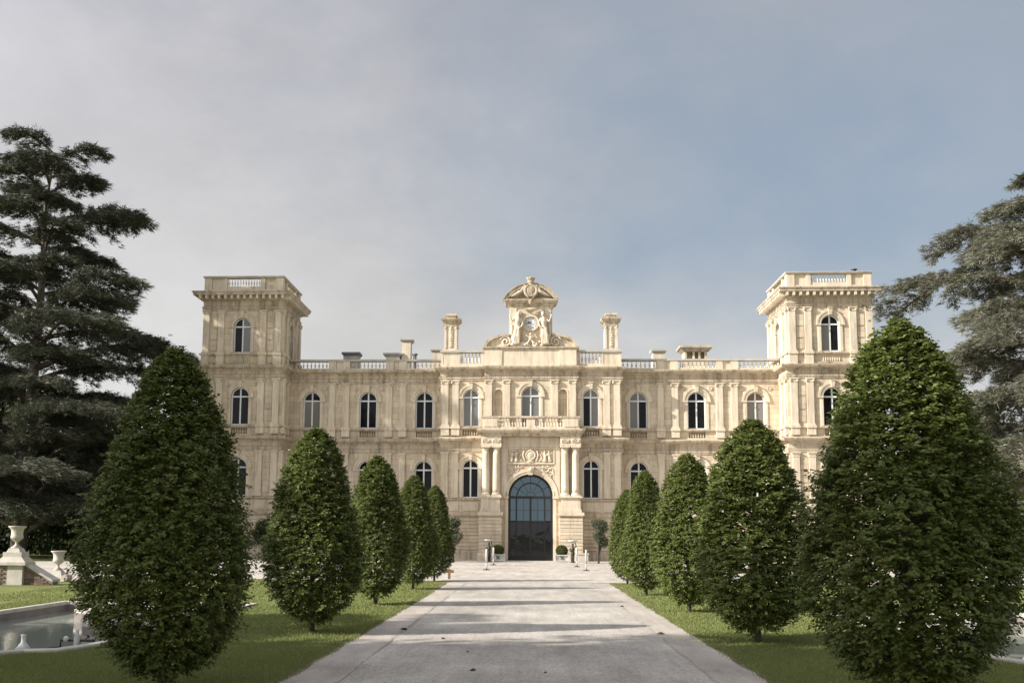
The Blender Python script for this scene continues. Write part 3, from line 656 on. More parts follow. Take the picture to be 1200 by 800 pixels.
m.prism([(x, z) for x, z in pr], GY, GY+1.1); m.box(-1.36, -.95, GY-.05, GY, 14.9, 16.82); m.box(.95, 1.36, GY-.05, GY, 14.9, 16.82); part('clock_gable', m, TRIM)
m = MB(); m.sweep([(-.02, 16.84), (.05, 16.86), (.10, 17.0), (.26, 17.08), (.34, 17.22), (.34, 17.32), (-.3, 17.36)], [(-1.44, GY+1.1), (-1.44, GY), (1.44, GY), (1.44, GY+1.1)]); m.box(-1.44, 1.44, GY+.1, GY+1.1, 17.1, 17.35); part('cornice', m, CORN)
m = MB(); n = 18; R_ = 2.05; zc_ = 17.34-1.02; a0 = math.asin(1.03/R_)
arc = [(R_*math.cos(a), zc_+R_*math.sin(a)) for a in [a0+(PI-2*a0)*i/n for i in range(n+1)]]
m.prism([(x*.86, 17.33+(z-17.33)*.8) for x, z in arc], GY+.1, GY+1.1); part('pediment', m, TRIM)
m = MB(); m.arcband(0, zc_, R_-.22, R_, GY-.32, GY+1.1, a0+.02, PI-a0-.02, n=20); m.arcband(0, zc_, R_, R_+.05, GY-.38, GY+1.1, a0-.02, PI-a0+.02, n=20); part('pediment_moulding', m, CORN)
for s in (-1, 1):                                     # scrolls at the foot
    m = MB(); pts = []; 
    for i in range(26):
        t = i/25; a = t*3.4*PI+(.3); r = .34*(1-t)+.05; pts.append((s*(1.66+r*math.cos(a)*1.0), YP+.08, 14.44+r*math.sin(a)))
    m.tube(pts, .075, 6); o = part('scroll', m, TRIM, smooth=True)
# clock
ck = part('clock', MB().arcband(0, 15.72, .42, .56, GY-.16, GY+.02, 0, 2*PI, 32).mesh('clock', TRIM), None)
m = MB(); m.lathe([(.43, 0), (.43, .03)], n=32, T=Matrix.Translation((0, GY-.03, 15.72)) @ Matrix.Rotation(PI/2, 4, 'X')); ob('clock_face', m.mesh('clock_face', simple('clock_enamel', (.60, .63, .66), (.68, .70, .72), rough=.4)), ck)
m = MB()
for i in range(12):
    a = PI/2-i*PI/6; T = Matrix.Translation((0, GY-.07, 15.72)) @ Matrix.Rotation(-(i*PI/6), 4, Vector((0, -1, 0))*-1)
    m.box(-.012, .012, 0, .012, .27, .38, T)
m.arcband(0, 15.72, .40, .425, GY-.075, GY-.06, 0, 2*PI, 32); ob('hour_marks', m.mesh('hour_marks', DARKM), ck)
for ln, w, ang in [(.22, .028, -1.25), (.33, .018, -1.75)]:
    m = MB(); m.box(-w, w, 0, .012, -.05, ln, Matrix.Translation((0, GY-.10-w, 15.72)) @ Matrix.Rotation(ang, 4, 'Y')); ob('hand', m.mesh('hand', DARKM), ck)

# sculpture -------------------------------------------------------
def figure(m, bx, by, bz, H, lean=0, s=1, wings=False):
    def P(x, y, z): return (bx+s*(x+lean*z)*H, by+y*H, bz+z*H)
    m.tube([P(0, 0, 0), P(.01, 0, .15), P(.0, -.01, .32), P(-.01, 0, .48), P(0, .0, .58)], [.13*H, .12*H, .115*H, .10*H, .08*H], 10)
    m.tube([P(.05, -.06, .0), P(.06, -.08, .2), P(.03, -.07, .45)], [.055*H, .06*H, .05*H], 8); m.tube([P(-.06, -.04, .0), P(-.05, -.08, .26), P(-.03, -.06, .46)], [.05*H, .06*H, .05*H], 8)
    m.tube([P(0, 0, .56), P(.01, -.01, .68), P(.0, 0, .80)], [.075*H, .095*H, .085*H], 10); m.tube([P(0, 0, .8), P(0, -.01, .88)], [.04*H, .035*H], 8)
    m.ico(P(0, -.02, .92), (.052*H, .06*H, .07*H), sub=2); m.ico(P(0, .01, .95), (.06*H, .06*H, .055*H), sub=2)
    m.tube([P(.08, 0, .79), P(.17, -.05, .68), P(.22, -.08, .80), P(.26, -.06, .90)], [.035*H, .03*H, .026*H, .02*H], 7)
    m.tube([P(-.08, 0, .79), P(-.15, -.03, .64), P(-.12, -.10, .52), P(-.05, -.12, .5)], [.035*H, .032*H, .028*H, .02*H], 7)
    for k in range(5): m.tube([P(-.09+.045*k, -.10, .02), P(-.08+.04*k, -.12, .25), P(-.05+.03*k, -.09, .5)], [.022*H, .018*H, .012*H], 5)
SP = random.Random(5)
for s in (-1, 1):
    m = MB(); figure(m, -s*.0+s*.98, GY-.22, 14.22, 2.25, lean=-.08, s=s)
    m.tube([(s*1.1, GY-.1, 15.9), (s*.75, GY-.12, 16.55), (s*.3, GY-.12, 16.3)], [.1, .07, .05], 6)
    m.ico((s*1.05, GY-.15, 14.25), (.4, .2, .15)); m.tube([(s*1.25, GY-.1, 15.6), (s*1.3, GY-.1, 14.9), (s*1.2, GY-.15, 14.4)], [.08, .1, .06], 6)
    o = part('statue', m, TRIM); remesh(o, .035); o['label'] = 'draped figure leaning on the clock'
m = MB()                                              # cherub and foliage heap
m.ico((0, GY-.28, 14.62), (.13, .12, .18), sub=2); m.ico((0, GY-.3, 14.92), .10, sub=2); 
for s in (-1, 1):
    m.tube([(s*.08, GY-.3, 14.5), (s*.2, GY-.35, 14.3), (s*.15, GY-.3, 14.14)], [.07, .06, .05], 7); m.tube([(s*.1, GY-.28, 14.74), (s*.26, GY-.3, 14.8), (s*.35, GY-.25, 14.95)], [.05, .04, .035], 7)
for k in range(34): m.ico((SP.uniform(-.85, .85), GY-.15-SP.random()*.2, 14.12+SP.random()*.3*SP.random()), (SP.uniform(.07, .16), .09, SP.uniform(.05, .11)))
o = part('sculpture', m, TRIM); remesh(o, .03)
m = MB()                                              # cartouche and crown
m.ico((0, GY-.40, 17.85), (.34, .14, .46), sub=2); m.arcband(0, 17.85, .34, .44, GY-.52, GY-.36, 0, 2*PI, 20)
for s in (-1, 1):
    m.tube([(s*.45, GY-.4, 18.1), (s*.62, GY-.4, 17.8), (s*.95, GY-.4, 17.62), (s*1.3, GY-.4, 17.46)], [.06, .14, .12, .05], 8); m.tube([(s*.36, GY-.45, 18.25), (s*.5, GY-.4, 18.0), (s*.35, GY-.45, 17.6), (s*.12, GY-.45, 17.3)], [.05, .09, .08, .05], 7); m.ico((s*.8, GY-.42, 17.75), (.14, .1, .12))
m.ico((0, GY-.4, 17.1), (.16, .12, .22), sub=2); m.ico((0, GY-.3, 16.6), (.42, .1, .13), sub=2); m.tube([(-.45, GY-.12, 16.68), (0, GY-.2, 16.42), (.45, GY-.12, 16.68)], .06, 6)
m.lathe([(.10, 18.25), (.22, 18.42), (.20, 18.52), (.27, 18.62), (.30, 18.70), (.2, 18.74)], cy=GY-.3, n=14)
for k in range(7): m.ico((.27*math.cos(k*PI/6), GY-.3-.27*math.sin(k*PI/6), 18.74), .05)
o = part('cartouche', m, CORN); remesh(o, .028)

# tall ornamental chimneys on the centre block
for s in (-1, 1):
    c = s*5.36; m = MB()
    m.box(c-.56, c+.56, YC+.0, YC+.98, 12.97, 13.80); m.box(c-.44, c+.44, YC+.06, YC+.92, 13.90, 15.62)
    ch = part('chimney', m, TRIM); 
    m = MB(); R = [(c-.44, YC+.06), (c+.44, YC+.06), (c+.44, YC+.92), (c-.44, YC+.92)]
    m.sweep([(-.02, 13.80), (.14, 13.81), (.16, 13.88), (.03, 13.98), (-.02, 13.98)], R, True); ob('base_moulding', m.mesh('base_moulding', CORN), ch); m = MB(); m.sweep([(-.02, 15.5), (.04, 15.52), (.05, 15.6), (.0, 15.62), (.02, 15.78), (.12, 15.86), (.22, 15.98), (.24, 16.08), (-.3, 16.12)], R, True); m.box(c-.3, c+.3, YC+.2, YC+.8, 16.0, 16.3); m.box(c-.38, c+.38, YC+.12, YC+.88, 16.3, 16.42)
    ob('chimney_cap', m.mesh('chimney_cap', CORN), ch)
    m = MB()
    for a in (-.36, .36): m.box(c+a-.07, c+a+.07, YC+.01, YC+.06, 14.0, 15.5)
    m.box(c-.13, c+.13, YC+.02, YC+.06, 14.1, 15.42)
    for k in range(7): m.ico((c+.03*math.sin(k*2), YC+.01, 14.22+k*.18), (.09, .05, .075))
    for a in (-.36, 0, .36): m.ico((c+a, YC+.0, 15.44), (.09, .06, .08))
    ob('carved_panel', m.mesh('carved_panel', TRIM), ch)
# small roof stacks behind the balustrades
def stack(x0, x1, y, z, capw=.12, capz=.14, mat=GREYST, body=TRIM, rnd=False):
    m = MB(); m.box(x0+capw, x1-capw, y, y+.9, 12.7, z-capz); s_ = part('chimney', m, body)
    m = MB(); m.frustum((x0+x1)/2, y+.45, (x1-x0)/2-capw, .47, z-capz-.12, (x1-x0)/2, .58, z-capz+.02); m.box(x0, x1, y-.12, y+1.02, z-capz+.02, z); ob('chimney_cap', m.mesh('chimney_cap', mat), s_)
    return s_
stack(-13.75, -12.4, 73, 14.75, mat=LEAD, body=GREYST); stack(-10.7, -9.25, 73, 14.68, .22); stack(-9.5, -8.55, 73, 15.75, .16); stack(8.6, 9.7, 73, 14.88, .14); stack(-7.25, -6.2, 73, 15.0, .15)
m = MB(); m.box(10.95, 12.55, 73, 74.2, 12.7, 14.12); m.box(10.95, 11.12, 73, 74.2, 14.12, 14.72); m.box(12.38, 12.55, 73, 74.2, 14.12, 14.72); m.box(11.55, 11.68, 73, 74.2, 14.12, 14.72); m.box(11.95, 12.08, 73, 74.2, 14.12, 14.72); m.box(11.12, 12.38, 73.6, 73.7, 14.12, 14.72)
s_ = part('chimney', m, TRIM); m = MB(); m.frustum(11.75, 73.6, .82, .62, 14.72, 1.12, .92, 14.98); m.box(10.6, 12.9, 72.65, 74.55, 14.98, 15.12); ob('chimney_cap', m.mesh('chimney_cap', CORN), s_)
m = MB(); m.lathe([(.12, 12.7), (.12, 14.5), (.2, 14.55), (.2, 14.66)], cx=-8.4, cy=73.2, n=12); part('vent_pipe', m, LEAD)

# --- portico ------------------------------------------------------
PY = YC-1.50; PW = PY+.62         # column front line and portal wall
m = MB(); T = front(PW); wall(m, T, -3.08, 3.08, 0, 8.0, [(0, 1.45, 0, 4.13, 'a', .75)])
m.sweep([(0, 0), (0, 8.0)], [(-3.08, YC+.1), (-3.08, PW)]); m.sweep([(0, 0), (0, 8.0)], [(3.08, PW), (3.08, YC+.1)])
part('portal_wall', m, STONE)
for s in (-1, 1):
    a, b = sorted((s*1.90, s*3.28)); m = MB(); m.box(a, b, PY+.0, PW+.05, 0, 2.80)
    pd = part('column_plinth', m, STONE)
    for i in range(10):
        z = .52+i*.227
        mm = MB(); mm.box(a-.045, b+.045, PY-.05, PW-.02, z, z+.197); ob('stone_course', mm.mesh('stone_course', STONE), pd)
    mm = MB(); mm.box(a-.12, b+.12, PY-.14, PW-.02, -.05, .49); ob('foot', mm.mesh('foot', TRIM), pd); mm = MB(); mm.box(a-.08, b+.08, PY-.1, PW-.02, 2.82, 2.90); mm.box(a-.14, b+.14, PY-.16, PW-.02, 2.90, 3.10); mm.box(a+.02, b-.02, PY+.02, PW-.02, 3.10, 3.22); mm.frustum((a+b)/2, (PY+PW)/2, (b-a)/2-.02, (PW-PY)/2-.04, 3.22, (b-a)/2-.10, (PW-PY)/2-.06, 3.38); mm.box(a+.08, b-.08, PY+.08, PW-.02, 3.38, 3.96); mm.box(a+.02, b-.02, PY+.02, PW-.02, 3.96, 4.04); mm.box(a-.04, b+.04, PY-.04, PW-.02, 4.04, 4.12)
    ob('pedestal', mm.mesh('pedestal', TRIM), pd)
    for cx in (2.22, 2.90):
        m = MB(); prof = [(.245, 4.36)]+[(.245-.035*(t/10)**1.6, 4.36+(7.08-4.36)*t/10) for t in range(1, 11)]
        m.lathe(prof, cx=s*cx, cy=PY+.36, n=24); co = part('column', m, TRIM, smooth=True)
        m = MB(); m.box(s*cx-.31, s*cx+.31, PY+.05, PY+.67, 4.12, 4.20); m.lathe([(.30, 4.20), (.31, 4.24), (.29, 4.28), (.26, 4.31), (.27, 4.35), (.25, 4.37)], cx=s*cx, cy=PY+.36, n=20); ob('column_base', m.mesh('column_base', TRIM), co)
        m = MB(); m.lathe([(.22, 7.07), (.24, 7.10), (.22, 7.13), (.22, 7.2), (.29, 7.27)], cx=s*cx, cy=PY+.36, n=20); m.box(s*cx-.31, s*cx+.31, PY+.05, PY+.67, 7.27, 7.35); ob('capital', m.mesh('capital', TRIM), co)
    # entablature block over the columns, with carved swags
    m = MB(); m.box(s*2.56-.68, s*2.56+.68, PY+.06, PW+.02, 7.352, 7.50); m.box(s*2.56-.66, s*2.56+.66, PY+.09, PW+.02, 7.50, 7.98); part('entablature_block', m, TRIM)
    m = MB()
    for k in (-1, 1):
        c = s*2.56+k*.33; m.arcband(c, 7.72, .10, .15, PY+.03, PY+.10, 0, 2*PI, 14); m.ico((c, PY+.06, 7.72), .06); m.ico((c-.2, PY+.06, 7.70), (.05, .05, .12)); m.ico((c+.2, PY+.06, 7.70), (.05, .05, .12))
    part('carving', m, TRIM)
    # capital consoles (pilasters behind)
    for cx in (1.72, 2.22, 2.9): 
        mm = MB(); mm.box(s*cx-.17, s*cx+.17, PW-.06, PW+.01, 4.12, 7.34); part('pilaster', mm, TRIM)
m = MB(); m.box(-1.85, 1.85, PW-.07, PW+.01, 7.34, 7.52); m.box(-1.85, 1.85, PW-.03, PW+.01, 7.52, 7.98); part('architrave', m, TRIM)
m = MB(); CP = [(-3.18, YC-.42), (-3.18, PY+.12), (3.18, PY+.12), (3.18, YC-.42)]
m.sweep([(-.05, 7.98), (.03, 7.99), (.08, 8.08), (.14, 8.16), (.26, 8.22), (.33, 8.36), (.33, 8.44), (-.05, 8.52)], CP); m.box(-3.16, 3.16, PY+.2, YP-.01, 8.0, 8.50); part('cornice', m, CORN)
m = MB()
for s in (-1, 1):
    a, b = sorted((s*2.06, s*3.15)); m.box(a, b, PY+.04, PY+.36, 8.50, 9.18); m.box(a+.1, b-.1, PY+.0, PY+.04, 8.62, 9.10); m.box(*sorted((s*2.85, s*3.15)), PY+.36, YP-.2, 8.5, 9.18)
m.box(-2.06, 2.06, PY+.08, PY+.34, 8.50, 8.60); m.box(-.28, .28, PY+.08, PY+.34, 8.60, 9.17)
part('balustrade', m, TRIM); m = MB(); m.box(-3.2, 3.2, PY+.0, PY+.42, 9.182, 9.30); m.box(-3.2, -2.82, PY+.42, YP-.2, 9.182, 9.30); m.box(2.82, 3.2, PY+.42, YP-.2, 9.182, 9.30); part('coping', m, CORN)
balusters(-2.04, -.30, 9, PY+.2, 8.6, .58, r=.95); balusters(.30, 2.04, 9, PY+.2, 8.6, .58, r=.95)
# archivolt, keystone, reliefs
m = MB(); m.arcband(0, 4.13, 1.45, 1.60, PW-.06, PW+.02, n=28); m.arcband(0, 4.13, 1.60, 1.78, PW-.10, PW+.02, n=28)
for s in (-1, 1): m.box(*sorted((s*1.42, s*1.82)), PW-.13, PW+.02, 4.0, 4.13); m.box(*sorted((s*1.45, s*1.66)), PW-.05, PW+.02, 0, 4.0)
part('door_surround', m, TRIM)
m = MB(); m.frustum(0, PW-.12, .13, .12, 5.50, .22, .20, 6.05); m.ico((0, PW-.28, 5.85), (.14, .10, .17), sub=2); part('keystone', m, TRIM)
m = MB(); 
for z0, z1 in [(6.22, 6.34), (7.22, 7.32)]: m.box(-1.56, 1.56, PW-.09, PW+.01, z0, z1)
for s in (-1, 1): m.box(*sorted((s*1.47, s*1.56)), PW-.09, PW+.01, 6.34, 7.22)
part('relief_frame', m, TRIM)
m = MB(); y = PW-.05
m.ico((0, y, 6.78), (.26, .10, .30), sub=2); m.arcband(0, 6.8, .26, .34, y-.08, y+.02, 0, 2*PI, 18); m.ico((0, y, 7.14), (.18, .09, .08)); m.ico((0, y-.02, 6.38), (.3, .1, .1))
for s in (-1, 1):
    for cx, H, ln in [(.95, .78, .06), (1.25, .75, -.1)]:
        figure(m, s*cx, y, 6.36, H, lean=ln, s=s*(1 if cx > 1 else -1))
    m.tube([(s*.36, y, 6.4), (s*.5, y, 6.8), (s*.42, y, 7.1)], [.05, .07, .05], 6); m.tube([(s*.55, y, 6.38), (s*.72, y, 6.6), (s*.62, y, 6.9)], [.05, .05, .04], 6)
    for k in range(10): m.ico((s*SP.uniform(.35, 1.4), y, SP.uniform(6.38, 6.6)), (SP.uniform(.04, .09), .05, SP.uniform(.04, .08)))
o = part('relief', m, TRIM); remesh(o, .022)
for s in (-1, 1):
    m = MB()
    pts = [(s*(1.02+.30*math.cos(a)*(1-a/14)), PW-.03, 5.98+.0+.22*math.sin(a)*(1-a/14)-.12) for a in [i*.45 for i in range(22)]]; m.tube(pts, .035, 6)
    pts = [(s*(1.42+.14*math.cos(a)), PW-.03, 5.35+.2*math.sin(a)) for a in [i*.45 for i in range(14)]]; m.tube(pts, .03, 6)
    m.tube([(s*.5, PW-.03, 6.08), (s*.7, PW-.05, 5.98), (s*.85, PW-.03, 6.08)], .035, 6); m.tube([(s*1.45, PW-.03, 5.9), (s*1.5, PW-.03, 5.5), (s*1.55, PW-.03, 4.9)], [.05, .04, .02], 6)
    for k in range(14): x = SP.uniform(.75, 1.5); m.ico((s*x, PW-.02, SP.uniform(max(5.2, 4.13+math.sqrt(max(0, 1.9**2-x*x))+.1), 6.15)), (SP.uniform(.04, .08), .04, SP.uniform(.04, .08)))
    o = part('relief', m, TRIM); remesh(o, .02)
# the door
DY = PW+.45; dr = part('door', MB().mesh('door', BLACK), None)
m = MB(); r = 1.45; w = .15; zt = 4.13
m.arcband(0, zt, r-w, r, DY-.08, DY+.08, n=28); m.box(-r, -r+w, DY-.08, DY+.08, 0, zt); m.box(r-w, r, DY-.08, DY+.08, 0, zt); m.box(-r+w, r-w, DY-.09, DY+.08, zt-.13, zt+.03); m.box(-r+w, r-w, DY-.08, DY+.08, 0, .34)
m.arcband(0, zt, .84, .92, DY-.08, DY+.06, n=24)
for x, w_ in [(-.92, .05), (0, .06), (.92, .05)]: m.box(x-w_, x+w_, DY-.06, DY+.06, .34, zt-.13)
m.box(-.87, .87, DY-.055, DY+.05, 2.48, 2.56)
m.box(-r+w, r-w, DY-.05, DY+.05, .90, .95) if 0 else None
for k in range(1, 6):
    a = PI*k/6
    if k in (1, 2, 3, 4, 5): m.tube([(.92*math.cos(a), DY-.0, zt+.92*math.sin(a)), (1.3*math.cos(a), DY-.0, zt+1.3*math.sin(a))], .017, 6)
for k in range(1, 6):
    a = PI*k/6; m.tube([(.28*math.cos(a), DY, zt+.28*math.sin(a)), (.86*math.cos(a), DY, zt+.86*math.sin(a))], .011, 5)
m.arcband(0, zt, .28, .30, DY-.01, DY+.01, n=14)
for x in (-.46, .46): m.box(x-.012, x+.012, DY-.02, DY+.02, .34, zt-.13)
for z in (3.25,): m.box(-1.3, 1.3, DY-.015, DY+.02, z, z+.02)
dr.data = m.mesh('door', BLACK)
def quad(a, b, c, d): return MB().add([(a, DY+.015, c), (b, DY+.015, c), (b, DY+.015, d), (a, DY+.015, d)], [(0, 1, 2, 3)])
for a, b in [(-1.3, -.972), (-.868, -.062), (.062, .868), (.972, 1.3)]:
    ob('pane', quad(a, b, .342, 2.478).mesh('pane', GLASSD), dr); ob('pane', quad(a, b, 2.562, 3.998).mesh('pane', GLASSS), dr)
for k in range(6):
    a0, a1 = PI*k/6, PI*(k+1)/6; n = 5
    pts = [(1.31*math.cos(a0+(a1-a0)*i/n), DY+.02, zt+.03+1.27*math.sin(a0+(a1-a0)*i/n)) for i in range(n+1)]; pts2 = [(.9*math.cos(a0+(a1-a0)*i/n), DY+.02, zt+.03+.87*math.sin(a0+(a1-a0)*i/n)) for i in range(n+1)][::-1]
    ob('pane', MB().add(pts+pts2, [tuple(range(2*n+2))]).mesh('pane', GLASSS), dr)
    pts2 = [(p[0]*.94, p[1], zt+.03+(p[2]-zt-.03)*.94) for p in pts2[::-1]]; ob('pane', MB().add(pts2+[(0, DY+.02, zt+.03)], [tuple(range(n+2))]).mesh('pane', GLASSS), dr)
for s in (-1, 1):
    m = MB(); m.tube([(s*.1, DY-.08, 1.05), (s*.1, DY-.13, 1.1), (s*.1, DY-.13, 1.4), (s*.1, DY-.08, 1.45)], .012, 6); ob('handle', m.mesh('handle', DARKM), dr)

# ================================================================== TREES
def leaves_np(P, D, Nn, L, Wd, g):
    """quads folded along the midrib: P base, D direction, Nn normal"""
    D = D/np.linalg.norm(D, axis=1, keepdims=True); S = np.cross(D, Nn); S /= np.linalg.norm(S, axis=1, keepdims=True)+1e-9; U = np.cross(S, D)
    L = L[:, None]; Wd = Wd[:, None]
    a = P; b = P+D*L*.45+S*Wd*.5+U*Wd*.16; c = P+D*L-U*L*.10; d = P+D*L*.45-S*Wd*.5+U*Wd*.16
    V = np.stack([a, b, c, d], 1).reshape(-1, 3); i = np.arange(len(P))*4
    F = np.concatenate([np.stack([i, i+1, i+2], 1), np.stack([i, i+2, i+3], 1)]); return V, F
def hornbeam_meshes(seed, nshoot, per, L0, slim=False):
    g = np.random.default_rng(seed); H = 1.0     # unit height 3.6 m nominal
    H = 3.6; R0 = .88
    def prof(t): # t 0..1 from crown base to tip
        if slim: return R0*np.interp(t, [0, .04, .12, .22, .33, .45, .56, .66, .77, .86, .92, .97, 1], [.32, .52, .78, .94, 1.0, .95, .86, .75, .62, .50, .39, .24, .12])
        return R0*np.interp(t, [0, .03, .11, .206, .29, .40, .52, .64, .757, .85, .90, .94, .975, 1], [.30, .48, .78, .95, 1.0, .955, .87, .78, .68, .575, .49, .38, .25, .14])
    zb = .20
    t = g.random(nshoot*4); w = prof(t)+.10; t = t[g.random(len(t)) < w/w.max()][:nshoot]; n = len(t)
    ph = g.uniform(0, 2*PI, n)
    lump = 1+.07*np.sin(3*ph+7*t+seed)+.06*np.sin(5*ph-11*t)+.05*g.normal(size=n)
    q = g.random(n); rr = np.maximum(prof(t)*1.10-.13, .012)*lump*np.where(q < .70, g.uniform(.86, 1.0, n), g.uniform(.35, .86, n)); rr = np.where(g.random(n) < .035, rr*g.uniform(1.03, 1.13, n), rr)
    # sparser low crown: see-through gaps
    keep = (t > .30) | (g.random(n) < .60+t); t, ph, rr, lump = t[keep], ph[keep], rr[keep], lump[keep]; n = len(t)
    C = np.stack([rr*np.cos(ph), rr*np.sin(ph), zb+t*(H-zb-.10)], 1)
    O = np.stack([np.cos(ph), np.sin(ph), .15+.9*t**2+g.normal(0, .25, n)], 1)+g.normal(0, .22, (n, 3)); O /= np.linalg.norm(O, axis=1, keepdims=True)
    slen = g.uniform(.10, .20, n)*(1-.35*t)
    C = np.repeat(C, per, 0); O_ = np.repeat(O, per, 0); k = np.tile(np.arange(per), n); f = (k/(per-1))
    sd = np.cross(O_, np.array([0, 0, 1.0])); sd /= np.linalg.norm(sd, axis=1, keepdims=True)+1e-9; al = np.where(k % 2, 1, -1)[:, None]
    N_ = len(C); P = C+O_*(f*np.repeat(slen, per))[:, None]+g.normal(0, .012, (N_, 3)); P[:, 2] -= .03*f**2
    D = O_*.7+sd*al*g.uniform(.5, 1.1, (N_, 1))+np.array([0, 0, -.25])+g.normal(0, .22, (N_, 3))
    Nn = np.array([0, 0, .75])+O_*1.0+g.normal(0, .4, (N_, 3))
    Ls = L0*g.uniform(.7, 1.15, N_)
    V, F = leaves_np(P, D, Nn, Ls, Ls*.56, g)
    crown = npmesh('crown', V, F, HORN)
    m = MB(); rd = random.Random(seed)
    m.tube([(0, 0, -.05), (.01, 0, .25), (.0, .02, 1.0), (.02, 0, 2.2), (0, 0, 3.3)], [.062, .055, .045, .028, .006], 8)
    for i in range(46):
        z = .28+2.6*(i/46)**1.1; a = i*2.4+rd.uniform(-.4, .4); tt = min(max((z+.35-zb)/(H-zb), 0), 1); rl = float(prof(np.array([tt]))[0])*.86; up_ = .25+rd.random()*.5
        pts = [(0, 0, z)]; 
        for j in range(1, 5): f = j/4; pts.append((rl*f*math.cos(a+.2*f), rl*f*math.sin(a+.2*f), z+up_*f**.8*rl*1.1))
        m.tube(pts, [.017, .013, .01, .006, .003], 5)
    return crown, m.mesh('trunk', BARK, True)
HB = [hornbeam_meshes(11, 5200, 14, .060), hornbeam_meshes(23, 5000, 14, .062), hornbeam_meshes(37, 5000, 14, .062)]
HN = [hornbeam_meshes(51, 7000, 14, .052, True)]
trees = [(-3.87, 10.83, 3.74, .86, 3, 'nearest hornbeam on the left side of the drive, dark and shaded'),
 (-3.73, 17.7, 3.56, .82, 1, 'second hornbeam from the camera on the left, trunk clearly visible on the lawn'),
 (-3.66, 24.6, 3.60, .76, 2, 'middle hornbeam of the left row, with sunlit leaves at its top'),
 (-3.54, 31.5, 3.52, .70, 0, 'fourth hornbeam of the left row, half hidden between its neighbours'),
 (-3.39, 36.9, 3.45, .66, 1, 'farthest hornbeam of the left row beside the small wooden post'),
 (3.76, 10.54, 3.96, .99, 3, 'largest and nearest hornbeam on the right side of the drive, covering the tower foot'),
 (3.69, 17.16, 3.66, .93, 2, 'second hornbeam on the right, bushy, in front of the right tower corner'),
 (3.57, 23.5, 3.58, .80, 1, 'middle hornbeam of the right row, sunlit on its left flank'),
 (3.33, 29.9, 3.60, .68, 0, 'fourth hornbeam of the right row, slim and bright green'),
 (3.42, 36.5, 3.32, .64, 2, 'farthest and smallest hornbeam of the right row')]
for i, (x, y, h, rad, k, lab) in enumerate(trees):
    t = empty('hornbeam_tree', (x, y, 0), lab, 'tree', 'clipped hornbeams lining the drive', rotz=i*1.37)
    cr_, tk = (HB+HN)[k]; t.scale = (rad/.90, rad/.90, h/3.6)
    ob('crown', cr_, t); ob('trunk', tk, t)

